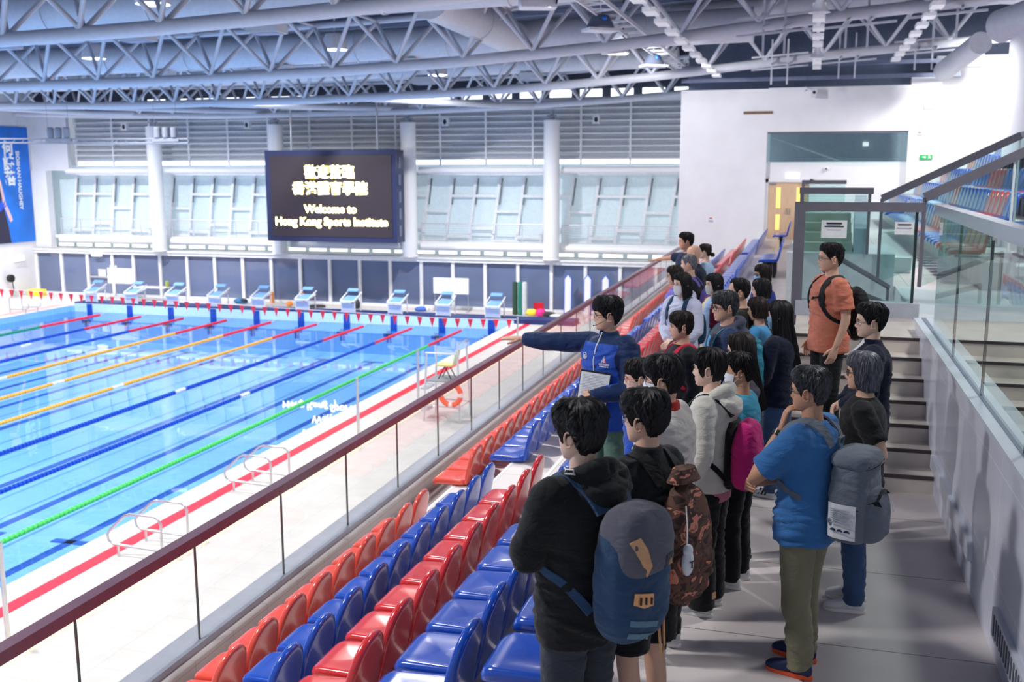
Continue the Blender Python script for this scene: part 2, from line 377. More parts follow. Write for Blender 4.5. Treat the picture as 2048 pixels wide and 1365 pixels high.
# walkway railings, one per bay
m_rail = mat('railing_grey', s2l(206,208,218), .4, .2)
for i in range(5):
    r = empty('walkway_railing', (0,FARY+.42,0), 0, 'pale grey wire railing on the window walkway, %s bay from the banner end'%ordinal(i+1), 'railing', 'walkway railings')
    x0, x1 = edges[i]+.35, edges[i+1]-.35
    mb = MB(); mb.cyl((x0,0,-.08),(x1,0,-.08),.035,8); mb.build('top_rail', m_rail, r)
    for k in range(7):
        mb = MB(); z = -.08-.125*(k+1); mb.cyl((x0,0,z),(x1,0,z),.012,6); mb.build('wire', m_rail, r)
    n = 5
    for k in range(n+1):
        x = x0+(x1-x0)*k/n; mb = MB(); mb.box(x-.02,x+.02,-.02,.02,-1.05,-.05); mb.build('post', m_rail, r)
# four white columns
for i, x in enumerate(COLX):
    c = empty('column', (x,FARY-.35,0), 0, 'round white column in the window wall, %s from the blue banner'%ordinal(i+1), 'column', 'columns of the window wall')
    mb = MB(); mb.lathe([(.40,-1.8),(.40,5.1)], 28); mb.build('shaft', WHITE, c)
    mb = MB(); mb.lathe([(.41,-1.8),(.43,-1.76),(.41,-1.72)], 28); mb.build('base_ring', WHITE, c)
    mb = MB(); mb.lathe([(.12,5.1),(.16,5.16),(.16,5.3),(.1,5.36),(.1,5.62)], 14); mb.box(-.22,.22,-.12,.12,5.28,5.34); mb.build('pin_joint', mat('joint_grey', s2l(150,156,172), .4, .3), c)
# far side wall (the banner hangs on it)
b = MB(); b.box(-44.2,-43.8,10,FARY+1.4,DECKZ-.3,9); struct(b.build('wall_left', m_wall, smooth=False))
b = MB(); b.box(-43.8,-41.3,FARY+.25,FARY+.5,2.7,6.4); b.box(-43.8,-42.7,FARY+.02,FARY+.5,-1.9,2.7); struct(b.build('wall_corner_pier', m_wall, smooth=False))
# roof deck
def roofz(x): return 8.3+max(0,(x+14))*.05
m_roof = mat('roof_sheet', s2l(74,80,98), .7, var=.12, nscale=.6)
b = MB(); prof = [-47,-38,-30,-22,-14,-6,2,10]
for x0, x1 in zip(prof[:-1], prof[1:]):
    b.add([(x0,-2,roofz(x0)),(x1,-2,roofz(x1)),(x1,FARY+1.4,roofz(x1)),(x0,FARY+1.4,roofz(x0))], [(0,1,2,3)])
struct(b.build('ceiling', m_roof, smooth=False))
for i in range(24):
    y = 5+i*1.95
    b = MB()
    for x0, x1 in zip(prof[:-1], prof[1:]): b.bar((x0,y,roofz(x0)-.09),(x1,y,roofz(x1)-.09),.1,.16)
    struct(b.build('trim_roof_purlin', mat('purlin_grey', s2l(128,136,156), .6), smooth=False))

# ------------------------------------------------------------------ end wall of the concourse, doors, gallery
EY = 41.6
m_white2 = mat('end_wall_white', (.83,.83,.86), .55, var=.03, nscale=1.2)
b = MB()
b.box(-5.07,-1.73,EY,EY+.4,DECKZ,5.75)          # bright pier beside the glass
b.box(-1.73,3.4,EY+.25,EY+.5,2.3,2.98); b.box(-1.73,3.4,EY,EY+.5,4.12,5.78)
b.box(-.02,3.4,EY+.25,EY+.5,-.5,2.3)
b.box(3.4,4.45,EY,EY+.5,-.5,6.05)
b.box(4.45,7,EY+2.2,EY+2.5,-.5,7)
struct(b.build('wall_end', m_white2, smooth=False))
b = MB(); b.box(-1.73,3.4,EY+3.2,EY+3.4,2.5,5); b.box(-1.73,3.4,EY+.3,EY+3.3,2.8,2.96); struct(b.build('wall_gallery_back', mat('gallery_back', s2l(176,186,200), .6), smooth=False))
g = empty('gallery_balustrade', (0,EY+.1,0), 0, 'glass balustrade of the gallery opening above the double doors', 'balustrade')
GLASS = glass('clear_glass', (.90,.965,.95)); GLASSG = glass('green_glass', (.82,.92,.91))
mb = MB(); mb.box(-1.7,3.38,-.01,.01,2.98,4.05); mb.build('pane', GLASSG, g, smooth=False)
mb = MB(); mb.box(-1.7,3.4,-.04,.04,4.05,4.12); mb.build('handrail', DARKMETAL, g, smooth=False)
mb = MB(); mb.bar((-1.6,1.5,3.95),(1.2,1.5,2.95),.07,.05); mb.build('sloping_rail', m_rail, g, smooth=False)
# double doors
m_wood = mat('door_beech', s2l(214,182,150), .45, var=.08, nscale=3, stretch=(6,6,.6))
m_lit = mat('lit_door_glass', s2l(250,214,130), .3, emit=s2l(255,205,110), estr=.75)
d = struct(empty('door_1', (-.84,EY+.2,0)))
for sx in (-1,1):
    lf = MB(); lf.box(min(0,sx*.76),max(0,sx*.76),0,.06,0,2.2); l = lf.build('door_leaf', m_wood, d, smooth=False)
    for z0, z1 in ((.35,.95),(1.2,2.0)):
        v = MB(); v.box(sx*.38-.08,sx*.38+.08,-.01,.0,z0,z1); v.build('vision_panel', m_lit, l, smooth=False)
    v = MB(); v.box(sx*.06-.015,sx*.06+.015,-.05,-.02,.95,1.2); v.build('door_handle', STEEL, l, smooth=False)
    v = MB(); v.box(sx*.6-.12,sx*.6+.12,-.05,0,2.1,2.17); v.build('door_closer', STEEL, l, smooth=False)
mb = MB(); mb.box(-.9,-.77,-.05,.07,0,2.32); mb.box(.77,.9,-.05,.07,0,2.32); mb.box(-.9,.9,-.05,.07,2.2,2.32); mb.build('door_frame', WHITE, d, smooth=False)
# ------------------------------------------------------------------ roof trusses
m_tray0 = mat('tray_white', (.75,.76,.8), .45)
m_truss = mat('truss_paint', s2l(206,209,218), .4, var=.04)
m_duct = mat('duct_paint', s2l(206,209,216), .38, var=.05)
ZC = ([-46,-38,-30,-20,-14,-10,-6,-3,0,4,8],[5.95,5.7,5.55,5.6,5.75,5.92,6.18,6.45,6.75,7.05,7.3])
def zc(x): return float(np.interp(x, *ZC))
def truss(y, x0, x1, n, word, top=1.55, r=.165):
    t = empty('roof_truss', (0,y,0), 0, 'pale tubular roof truss, %s of the row counted from the window wall'%word, 'truss', 'roof trusses')
    xs = np.linspace(x0, x1, n+1)
    mb = MB(); mb.tube([(x,0,zc(x)) for x in xs], r, 16); mb.build('lower_chord', m_truss, t)
    for s in (-1,1):
        mb = MB(); mb.tube([(x,s*.95,zc(x)+top) for x in xs], .10, 10); mb.build('upper_chord', m_truss, t)
        for i in range(n):
            a = xs[i]; 
            for d in (-.5,.5):
                xx = a+d*(xs[1]-xs[0])
                mb = MB(); mb.cyl((a,s*.08,zc(a)+.1),(xx,s*.93,zc(xx)+top-.05),.062,8); mb.build('web_brace', m_truss, t)
    for i in range(n):
        a = (xs[i]+xs[i+1])/2; mb = MB(); mb.cyl((a,-.95,zc(a)+top),(a,.95,zc(a)+top),.05,8); mb.build('cross_tie', m_truss, t)
    return t
truss(49.4, -43.5, 5.5, 24, 'first')
truss(40.0, -43.5, 6.5, 24, 'second')
truss(30.0, -38, 7.0, 21, 'third')
truss(20.0, -26, 7.0, 16, 'fourth')
# branches from the column heads
for i, x in enumerate(COLX):
    mb = MB(); mb.tube([(x,FARY-.35,5.8),(x-2.2,FARY-2.5,5.75),(x-6.0,FARY-8.5,zc(x-6)+.1)], [.14,.15,.15], 12)
    tag(mb.build('branch_strut', m_truss), 'curved pale strut rising from the head of the %s column'%ordinal(i+1), 'strut', 'branch struts on the column heads')
mb = MB(); mb.cyl((-43.7,FARY-.1,5.82),(-5,FARY-.1,6.1),.13,14); tag(mb.build('eaves_tube', m_truss), 'long pale eaves tube running over all the column heads', 'beam')
# long ducts across the hall and along it
def duct(pts, r, label, parts=True):
    d = empty('air_duct', (0,0,0), 0, label, 'duct')
    mb = MB(); mb.tube(pts, r, 24); mb.build('duct_pipe', m_duct, d)
    P = [Vector(p) for p in pts]; L_ = (P[-1]-P[0]).length; k = int(L_/3.2); u = (P[-1]-P[0]).normalized()
    for i in range(1, k):
        c = P[0]+(P[-1]-P[0])*i/k; mb = MB(); mb.cyl(c-u*.04, c+u*.04, r*1.05, 24); mb.build('joint_band', m_duct, d)
    return d
duct([(-34,25.2,6.95),(-4,25.2,7.35)], .62, 'very thick round air duct between the third and fourth trusses')
duct([(-40,35,6.75),(-2,35,7.3)], .55, 'thick round air duct between the second and third trusses')
duct([(-42,44.6,7.0),(-5.6,44.6,7.35)], .42, 'round air duct between the window wall and the second truss')
duct([(-9.8,26.2,7.15),(-9.8,34.1,7.05)], .55, 'broad round air duct running lengthwise above the pool edge')
duct([(2.5,33.5,8.1),(6.2,33.5,7.7)], .42, 'stubby pale duct crossing high near the gallery')
duct([(-5,37.5,8.0),(4.5,37.5,8.35)], .42, 'round air duct crossing high above the concourse')
duct([(-3,24.8,7.85),(7,24.8,8.3)], .45, 'fat round duct crossing the roof above the upper stand')
duct([(6.0,20,6.1),(3.85,25.4,5.8)], .36, 'angled pale duct hanging beside the white corner block')
duct([(4.3,40,6.1),(4.9,36,6.6)], .35, 'short grey duct bending up behind the white corner block')
# made-up high-bay cans that hold the added lamps over the pool
hb0 = None
for i, (x, y) in enumerate(ADDED_BAYS):
    if hb0 is None:
        hb0 = empty('added_bay_lamp', (x,y,6.68), 0, 'x', 'lamp', 'high-bay lamps over the pool')
        mb = MB(); mb.loft([[(r*math.cos(2*PI*k/20), r*math.sin(2*PI*k/20), z) for k in range(20)] for r, z in ((.05,.56),(.12,.55),(.3,.5),(.40,.3),(.42,.0),(.405,.0))], True, False); mb.build('reflector_can', m_tray0, hb0)
        mb = MB(); mb.loft([[(r*math.cos(2*PI*k/20), r*math.sin(2*PI*k/20), z) for k in range(20)] for r, z in ((.402,-.004),(.38,.29),(.29,.47),(.05,.49))], True, False); mb.build('dark_baffle', mat('baffle_dark', (.03,.03,.035), .7), hb0)
        mb = MB(); mb.cyl((0,0,.5),(0,0,1.6),.03,8); mb.build('stem', m_tray0, hb0)
        q = hb0
    else: q = dup(hb0, (x,y,6.68))
    q['label'] = 'pale lamp can among the trusses, %s of the %s line out from the seats'%(ordinal(i%5+1), ordinal(i//5+1))
# vent boxes under the ducts
for i, (x, y, z) in enumerate([(-31,25.2,6.06),(-27,25.2,6.11),(-22.5,25.2,6.17),(-18,25.2,6.22),(-14,25.2,6.28),(-24,35,6.12),(-19,35,6.18),(-14,35,6.27),(-33,35,5.99),(-12,44.6,6.56),(-17,44.6,6.51)]):
    b_ = empty('vent_box', (x,y,z), 0, 'small pale vent box under the %s duct, %s along from the banner end'%({25.2:'very thick',35:'thick middle',44.6:'farther'}[y], ordinal(sum(1 for q in [(-31,25.2),(-27,25.2),(-22.5,25.2),(-18,25.2),(-14,25.2),(-24,35),(-19,35),(-14,35),(-33,35),(-12,44.6),(-17,44.6)] if q[1]==y and q[0]<=x))), 'vent', 'vent boxes under the ducts')
    mb = MB(); mb.box(-.45,.45,-.3,.3,0,.32); mb.build('box', m_duct, b_, smooth=False)
    mb = MB(); mb.box(-.38,.38,-.24,.24,-.02,0); mb.build('grille', mat('vent_grille', s2l(150,158,180), .5), b_, smooth=False)
# flood lamps: fixture under a lattice tray
m_lens = mat('lamp_lens', (1,1,1), .3, emit=(1,1,1), estr=9)
m_tray = mat('tray_white', (.75,.76,.8), .45)
for i, (x, y) in enumerate(FLOODS[2:]):
    f = empty('flood_lamp', (x,y,6.4), .35, 'glaring white flood lamp under the roof, %s from the camera end'%ordinal(i+1), 'lamp', 'flood lamps along the pool edge')
    mb = MB(); mb.plate([(-.42,-.3),(.42,-.3),(.46,0),(.42,.3),(-.42,.3),(-.46,0)], (0,0,.03), (1,0,0), (0,1,0), .2, .04); mb.build('housing', m_tray, f)
    mb = MB(); mb.box(-.36,.36,-.25,.25,.045,.06); mb.build('lens', m_lens, f, smooth=False)
    mb = MB(); mb.tube([(.4,-.35,.1),(.45,-.35,.35),(.2,-.3,.55),(.2,-.3,2.27)], .025, 6); mb.build('bracket', BLACK, f)
for i, (x, y) in enumerate([(-5.45,27.2),(-5.5,37.0)]):
    f = empty('flood_lamp', (x,y,6.35), .6, ('unlit dark flood lamp with a blue badge beside the tray, %s one out'%ordinal(i+1)), 'lamp')
    mb = MB(); mb.lathe([(.05,.34),(.22,.3),(.33,.1),(.36,0),(.3,-.03)], 16); mb.build('housing', mat('lamp_grey', s2l(96,104,126), .4), f)
    mb = MB(); mb.box(-.42,.42,-.3,.3,-.1,-.03); mb.build('lens', m_tray, f, smooth=False)
    mb = MB(); mb.cyl((0,0,.3),(0,0,2.3),.02,6); mb.build('stem', m_tray, f)
    mb = MB(); mb.ball((0,-.26,.2), .07); mb.build('badge', mat('blue_badge', s2l(30,120,230), .4), f)
ct = empty('cable_tray', (-5.2,0,6.62), 0, 'white lattice cable tray running along beside the flood lamps', 'tray')
for s in (-.3,.3):
    mb = MB(); mb.box(s-.025,s+.025,19,44,0,.1); mb.build('rail', m_tray, ct, smooth=False)
for k in range(48):
    y = 19.3+k*.52; mb = MB(); mb.bar((-.3,y,.04),(.3,y+(.25 if k%2 else -.25),.04),.035,.035); mb.build('rung', m_tray, ct, smooth=False)
# linear light trays over the concourse, with hanging boxes
for nm, x, z, y1, lab in ((0,-3.62,6.22,41.2,'white light tray nearer the flood lamps'),(1,0.0,6.42,41.2,'white light tray straight above the walkway'),(2,2.72,6.62,40.5,'white light tray above the upper stand')):
    t = empty('light_tray', (x,0,z), 0, lab+', hung with small boxes', 'light', 'light trays over the concourse')
    mb = MB(); mb.box(-.05,.05,12,y1,0,.09); mb.build('channel', m_tray, t, smooth=False)
    for k in range(14):
        y = 16+k*1.85
        if y > y1: break
        mb = MB(); mb.box(-.15,.15,y,y+.75,-.07,.03); mb.build('light_box', mat('light_box_white', (.85,.86,.88), .4, emit=(1,1,1), estr=.12), t, smooth=False)
for k, y in enumerate((24.0, 33.5)):
    s = empty('hanging_speaker', (0,y,6.3), 0, 'round white horn speaker under the middle light tray, %s one along'%ordinal(k+1), 'speaker', 'horn speakers')
    mb = MB(); mb.lathe([(.06,.1),(.1,-.05),(.2,-.22),(.24,-.25),(.2,-.24),(.08,-.12)], 18); mb.build('horn', m_tray, s)
    mb = MB(); mb.box(-.03,.03,-.03,.03,.1,.25); mb.build('hanger', m_tray, s, smooth=False)
# crossing strut brackets where trays meet the trusses
for k, (x, y) in enumerate([(-1.15,29.6),(-1.3,39.6),(1.0,30.2),(1.05,40.2),(3.6,39.8),(3.2,30.0),(-1.1,20.4)]):
    z = zc(x)-.12
    c = empty('strut_bracket', (x,y,z), 0, 'pale crossed strut bracket under a truss, %s'%('beside the walkway tray on the third truss','beside the walkway tray on the second truss','clamped past the walkway tray on the third truss','clamped past the walkway tray on the second truss','below the stand tray on the second truss','below the stand tray on the third truss','above the picture edge on the fourth truss')[k], 'bracket')
    for dx in (-.28,.28):
        mb = MB(); mb.bar((dx,-.9,-.15),(dx+.25,.9,.2),.07,.07); mb.build('strut', m_truss, c, smooth=False)
        mb = MB(); mb.bar((dx,0,-.75),(dx,0,.85),.06,.06,(0,1,0)); mb.build('hanger', m_truss, c, smooth=False)
    for dz in (-.22,.22):
        mb = MB(); mb.bar((-1.0,0,dz),(1.0,-.1,dz+.12),.06,.06); mb.build('cross_bar', m_truss, c, smooth=False)
# lighting bar hanging over the far lanes
m_bargrey = mat('bar_grey', s2l(150,154,166), .5)
hb = empty('lighting_bar', (0,35.6,0), 0, 'long white lighting bar hung level over the far lanes', 'lighting bar')
for dz in (0,.16):
    mb = MB(); mb.cyl((-40,0,3.92+dz),(-23.4,0,3.75+dz),.035,8); mb.build('bar', m_bargrey, hb)
for k in range(36):
    x = -39.8+k*.45; z = 3.92-.0102*(x+40); mb = MB(); mb.bar((x,0,z),(x+.2,0,z+.16),.02,.02); mb.build('lacing', m_bargrey, hb, smooth=False)
for k, x in enumerate((-29.4,-24.4)):
    z = 3.86-.0102*(x+29)
    c = empty('bar_spotlights', (x,35.6,z), 0, 'cluster of three hanging white lamp cans on the lighting bar, %s cluster out'%ordinal(k+1), 'spotlight', 'lamp clusters on the lighting bar')
    for dx in (-.38,0,.38):
        mb = MB(); mb.lathe([(.08,.02),(.13,.05),(.14,.40),(.09,.45)], 12, (dx,0,.12)); mb.build('lamp_can', m_bargrey, c)
    mb = MB(); mb.box(-.6,.6,-.06,.06,.0,.12); mb.build('mount', m_bargrey, c, smooth=False)
    for dx in (-.5,.5):
        mb = MB(); mb.cyl((dx,0,.1),(dx,0,2.0),.007,6); mb.build('suspension_rod', m_bargrey, c)
# wall speakers hanging from the eaves
for k, x in enumerate((-37.0,-29.3,-18.0,-10.2)):
    s = empty('box_speaker', (x,FARY-.2,5.1), 0, 'tiny white box speaker hung in front of the louvres, %s from the banner'%ordinal(k+1), 'speaker', 'box speakers before the louvres')
    mb = MB(); mb.box(-.16,.16,-.12,.12,-.2,.2); mb.build('cabinet', m_tray, s, smooth=False)
    mb = MB(); mb.plate([(.09*math.cos(t),.13*math.sin(t)) for t in np.linspace(0,2*PI,14)[:-1]], (0,-.12,0), (1,0,0), (0,0,1), .02, .005); mb.build('speaker_cone', BLACK, s)
    mb = MB(); mb.cyl((0,0,.2),(0,.1,1.0),.012,6); mb.build('hanger', m_tray, s)

# ------------------------------------------------------------------ scoreboard screen
m_scr = mat('led_screen_dark', (.012,.009,.012), .5, emit=s2l(56,44,54), estr=.8)
m_bez = mat('screen_bezel', s2l(40,46,84), .4)
sc = empty('led_screen', (-23.48,48.0,1.38), 0, 'big dark LED scoreboard showing a glowing yellow welcome message', 'screen')
mb = MB(); mb.box(-3.63,3.63,0,1.0,-2.31,2.31); mb.build('cabinet', m_bez, sc, smooth=False)
mb = MB(); mb.box(-3.35,3.38,-.03,0,-2.05,2.05); mb.build('display', m_scr, sc, smooth=False)
for k in range(5):
    mb = MB(); mb.box(3.63,3.66,.3,.55,-2.0+k*.85,-1.45+k*.85); mb.build('service_hatch', mat('hatch_grey', s2l(110,116,140), .5), sc, smooth=False)
m_txt = mat('led_text_white', (1,1,.9), .5, emit=(1,.97,.72), estr=6.0)
m_txty = mat('led_text_yellow', (1,.8,.1), .5, emit=(1,.72,.10), estr=1.6)
ROTX = Matrix.Rotation(PI/2, 4, 'X')
for body, z, size, bold in (('歡迎蒞臨',1.18,.70,.010),('香港體育學院',.36,.70,.010),('Welcome to',-.66,.565,.012),('Hong Kong Sports Institute',-1.30,.565,.012)):
    text_mesh('message_glow', body, size, Matrix.Translation((0.0,-.036,z)) @ ROTX, m_txty, sc, bold+.017, .002, spacing=1.0)
    text_mesh('message_text', body, size, Matrix.Translation((0.0,-.046,z)) @ ROTX, m_txt, sc, bold-.003, .002, spacing=1.0)
for x in (-2.4,2.4):
    mb = MB(); mb.cyl((x,.6,2.31),(x,.6,4.6),.05,8); mb.build('hanger', STEEL, sc)

# ------------------------------------------------------------------ swimmer banner on the side wall
m_ban = mat('banner_blue', s2l(14,112,214), .5, var=.22, nscale=.7)
bn = empty('wall_banner', (-43.75,48.0,1.9), 0, 'tall blue printed banner of a swimmer hanging on the side wall', 'banner')
mb = MB(); mb.box(-.02,.02,-2.4,2.36,-3.28,3.26); mb.build('print_cloth', m_ban, bn, smooth=False)
def flat(name, pts, m, d=.024):
    mb = MB(); n = len(pts); mb.add([(d,y,z) for y,z in pts], [tuple(range(n))]); return mb.build(name, m, bn, smooth=False)
m_sk = mat('banner_skin', s2l(226,188,190), .5); m_suit = mat('banner_suit', s2l(42,38,66), .5); m_fl = mat('banner_suit_motif', s2l(40,90,220), .5)
# figure, seen from her chest up to the hips: head turned in profile
flat('printed_figure', [(-.9,1.0),(-.5,1.05),(-.25,.85),(.0,.2),(.25,-1.0),(.62,-1.75),(.68,-2.0),(.5,-2.1),(.4,-1.9),(.1,-1.2),(-.9,-1.2)], m_sk)
flat('printed_suit', [(-.9,.75),(-.35,.8),(-.2,.3),(-.05,-.5),(.05,-1.2),(.3,-2.2),(.45,-3.26),(-2.3,-3.26),(-2.3,.4)], m_suit, .026)
flat('printed_head', [(-.55,1.1),(-.2,1.1),(-.12,1.3),(-.05,1.45),(-.1,1.6),(-.06,1.75),(-.1,2.0),(-.2,2.25),(-.45,2.4),(-.8,2.3),(-.9,1.9),(-.8,1.3)], m_sk, .026)
flat('printed_cap', [(-.16,2.02),(-.22,2.3),(-.5,2.5),(-.95,2.4),(-1.05,1.95),(-.8,1.8),(-.5,1.95)], m_suit, .028)
flat('printed_goggles', [(-.45,1.88),(-.14,1.9),(-.1,1.78),(-.25,1.72),(-.45,1.78)], m_fl, .029)
for k in range(7):
    a = -0.9+k*.3; c = (-.25,-1.5)
    flat('printed_motif', [c,(c[0]+.5*math.sin(a)-.1*math.cos(a),c[1]+.45*math.cos(a)),(c[0]+.8*math.sin(a),c[1]+.8*math.cos(a)),(c[0]+.5*math.sin(a)+.1*math.cos(a),c[1]+.45*math.cos(a))], m_fl, .030+.001*k)
m_bw = mat('banner_lettering', (.85,.88,.92), .5)
RB = Matrix(((0,0,1,0),(1,0,0,0),(0,1,0,0),(0,0,0,1)))   # text plane: x along +Y, up +Z, facing +X
for k, ch in enumerate('何詩蓓'):
    text_mesh('printed_character', ch, .86, Matrix.Translation((.03,.72,2.0-.84*k)) @ RB, m_bw, bn, .03, .003)
text_mesh('printed_name', 'SIOBHAN HAUGHEY', .36, Matrix.Translation((.03,1.42,.25)) @ RB @ Matrix.Rotation(-PI/2,4,'Z'), m_bw, bn, .01, .003)
for s in (-1.6,0,1.6):
    mb = MB(); mb.cyl((0,s,3.26),(0,s,3.6),.01,5); mb.build('hanging_cord', m_rail, bn)

# ------------------------------------------------------------------ lane ropes
m_fr, m_fb, m_fg, m_fo, m_fw = (mat('float_red', s2l(236,48,70), .4), mat('float_blue', s2l(8,72,190), .4), mat('float_green', s2l(88,214,104), .4), mat('float_orange', s2l(255,186,70), .4), mat('float_white', (.85,.86,.86), .4))
m_fg2 = mat('float_dark_green', s2l(40,150,110), .4)
ropes = [('green',m_fg2),('blue',m_fb),('blue',m_fb),('orange',m_fo),('orange',m_fo),('orange',m_fo),('blue',m_fb),('blue',m_fb),('green',m_fg)]
def floats(y0, y1, pitch=.135, r=.062):
    mb = MB(); n = max(1, int((y1-y0)/pitch)); rings = []
    for i in range(n):
        y = y0+(y1-y0)*i/n; s = (y1-y0)/n
        for dy, rr in ((.02,.45),(.10,1),(.55,1),(.80,.62),(.98,.42)):
            rings.append([(r*rr*math.cos(2*PI*k/8), y+dy*s, r*rr*math.sin(2*PI*k/8)) for k in range(8)])
    mb.loft(rings); return mb
for i, (cn, m) in enumerate(ropes):
    x = -35.55+2.5*i
    t = empty('lane_rope', (x,0,POOLZ+.015), 0, 'floating %s lane rope with a red far end, %s rope from the far pool side'%(cn, ordinal(i+1)), 'lane rope', 'lane ropes')
    w1, w2 = 30.3, 13.3
    segs = [(YS,w2-.6,m),(w2-.6,w2,m_fw),(w2,w1-.6,m),(w1-.6,w1,m_fw),(w1,40.8,m),(40.8,45.2,m_fr)]
    if cn == 'green': segs = [(YS,15.6,m),(15.6,16.2,m_fw),(16.2,40.8,m),(40.8,45.2,m_fr)]
    for y0, y1, mm in segs: floats(y0, y1).build('float_section', mm, t)
    mb = MB(); mb.tube([(0,45.2,0),(0,45.98,.1)], .012, 6); mb.build('end_wire', m_rail, t)
# ------------------------------------------------------------------ backstroke flags
fl = empty('flag_line', (0,41,0), 0, 'line of small red pennants strung across the pool before the starting blocks', 'flags')
zf = lambda x: float(np.interp(x, [-46,-37.9,-32.2,-20.7,-14.6,-11.6], [-2.8,-3.0,-3.16,-3.45,-3.58,-3.5]))
mb = MB(); mb.tube([(x,0,zf(x)) for x in np.linspace(-44,-11.6,20)], .012, 5); mb.build('cord', WHITE, fl)
x = -43.6; k = 0
while x < -11.8:
    mb = MB(); z = zf(x); mb.add([(x-.13,0,z),(x+.13,0,z),(x,.0,z-.42),(x-.13,.012,z),(x+.13,.012,z),(x,.012,z-.42)], [(0,2,1),(3,4,5),(0,1,4,3),(1,2,5,4),(2,0,3,5)])
    mb.build('pennant', m_fr, fl, smooth=False); x += .575
for (x, y, zt, lab) in ((-11.6,41.0,-3.4,'beside the end of the pennant line'),(-11.6,12.1,-2.85,'beside the bottom corner of the pool'),(-11.6,29.5,-2.8,'beyond the lifeguard chair'),(-11.6,25.0,-2.85,'in front of the lifeguard chair')):
    p = empty('flag_post', (x,y,DECKZ), 0, 'slim steel flag post on the pool deck '+lab, 'post')
    mb = MB(); mb.cyl((0,0,0),(0,0,zt-DECKZ),.04,12); mb.build('tube', STEEL, p)
    mb = MB(); mb.lathe([(.09,0),(.09,.015),(.05,.03)], 14); mb.build('floor_flange', STEEL, p)
# ------------------------------------------------------------------ starting blocks
m_blk = mat('block_white', (.80,.82,.85), .4); m_pad = mat('block_blue_pad', s2l(112,160,222), .45); m_panel = mat('block_pale_panel', s2l(186,200,232), .4)
def block():
    b_ = empty('starting_block', (0,0,0), 0, 'x', 'starting block', 'starting blocks')
    mb = MB(); mb.plate([(-.3,-.12),(.3,-.12),(.3,.72),(-.3,.72)], (0,0,.42), (1,0,0), (0,math.cos(.17),math.sin(.17)), .06, .02); mb.build('platform', m_blk, b_)
    mb = MB(); mb.plate([(-.25,-.08),(.25,-.08),(.25,.64),(-.25,.64)], (0,0,.485), (1,0,0), (0,math.cos(.17),math.sin(.17)), .012, .003); mb.build('blue_pad', m_pad, b_)
    mb = MB(); mb.plate([(-.24,.5),(.24,.5),(.24,.72),(-.24,.72)], (0,0,.55), (1,0,0), (0,math.cos(.45),math.sin(.45)), .03, .008); mb.build('kick_plate', m_pad, b_)
    mb = MB(); mb.box(-.27,.27,-.02,.0,.02,.36); mb.build('number_panel', m_panel, b_, smooth=False)
    for s in (-1,1):
        for yy, hh in ((0,.42),(.6,.5)):
            mb = MB(); mb.cyl((s*.3,yy,0),(s*.3,yy,hh),.025,8); mb.build('leg', m_blk, b_)
    for s in (-1,1):
        mb = MB(); mb.bar((s*.32,-.1,.46),(s*.32,.72,.72),.03,.05); mb.build('side_rail', m_blk, b_, smooth=False)
    return b_
b0 = block()
for i in range(10):
    x = -36.8+2.5*i; q = b0 if i == 0 else dup(b0)
    q.location = (x,YE+.18,DECKZ+.22); q.scale = (1.2,1.15,1.25); q['label'] = 'white starting block with a blue pad, %s block from the far pool side'%ordinal(i+1)
for i in range(10):
    x = -36.8+2.5*i
    mb = MB(); mb.box(x-.17,x+.17,YE-.04,YE-.02,POOLZ-.3,DECKZ+.14); struct(mb.build('trim_lane_end_stripe', mat('end_stripe_blue', s2l(10,70,170), .4), smooth=False))
# ------------------------------------------------------------------ ladder rails
def ladder(x, y, label, flip=1, rz=0):
    l = empty('pool_ladder', (x,y,DECKZ), rz, label, 'pool ladder', 'pool ladder rails')
    for s in (-.42,.42):
        mb = MB(); mb.tube([(.55*flip,s,0),(.56*flip,s,.72),(.5*flip,s,.82),(.4*flip,s,.86),(-.1*flip,s,.86),(-.22*flip,s,.82),(-.55*flip,s,.52),(-.62*flip,s,.42),(-.6*flip,s,.3),(-.5*flip,s,.24),(.5*flip,s,.2)], .026, 10); mb.build('handrail', STEEL, l)
        mb = MB(); mb.cyl((-.4*flip,s,.24),(-.4*flip,s,-.02),.026,10); mb.build('post', STEEL, l)
    return l
ladder(-11.85, 16.05, 'bent steel ladder rails on the near pool edge, pair lower in the picture')
ladder(-11.9, 20.2, 'bent steel ladder rails on the near pool edge, pair higher up beside the balustrade rail')
ladder(-38.5, 43.2, 'thin steel ladder rails on the far pool side beyond the pennants', -1)
ladder(-9.6, 47.4, 'steel ladder rails at the end of the blue ledge past the last starting block', 1, PI/2)
# ------------------------------------------------------------------ lifeguard chair with ring
lg = empty('lifeguard_chair', (-9.95,27.6,DECKZ), 0, 'tall steel lifeguard chair with a pale yellow seat on the pool deck', 'lifeguard chair')
m_lgs = mat('lifeguard_steel', s2l(206,208,214), .35, .4)
for sx in (-.55,.55):
    for sy in (-.5,.5):
        mb = MB(); mb.cyl((sx,sy,0),(sx*.85,sy*.8,2.1 if sx>0 else 2.0),.028,8); mb.build('leg', m_lgs, lg)
for z in (.45,1.12):
    k = 1-.07*z
    mb = MB(); mb.tube([(-.55*k,-.5*k,z),(.55*k,-.5*k,z),(.55*k,.5*k,z),(-.55*k,.5*k,z),(-.55*k,-.5*k,z)], .02, 8); mb.build('brace', m_lgs, lg)
mb = MB(); mb.box(-.5,.45,-.45,.45,1.16,1.2); mb.build('platform', mat('platform_grey', s2l(150,152,160), .5), lg, smooth=False)
mb = MB(); mb.plate([(-.24,-.22),(.24,-.22),(.24,.22),(-.24,.22)], (-.02,0,1.58), (1,0,0), (0,1,0), .05, .02); mb.build('seat', mat('lifeguard_seat_yellow', s2l(238,232,150), .5), lg)
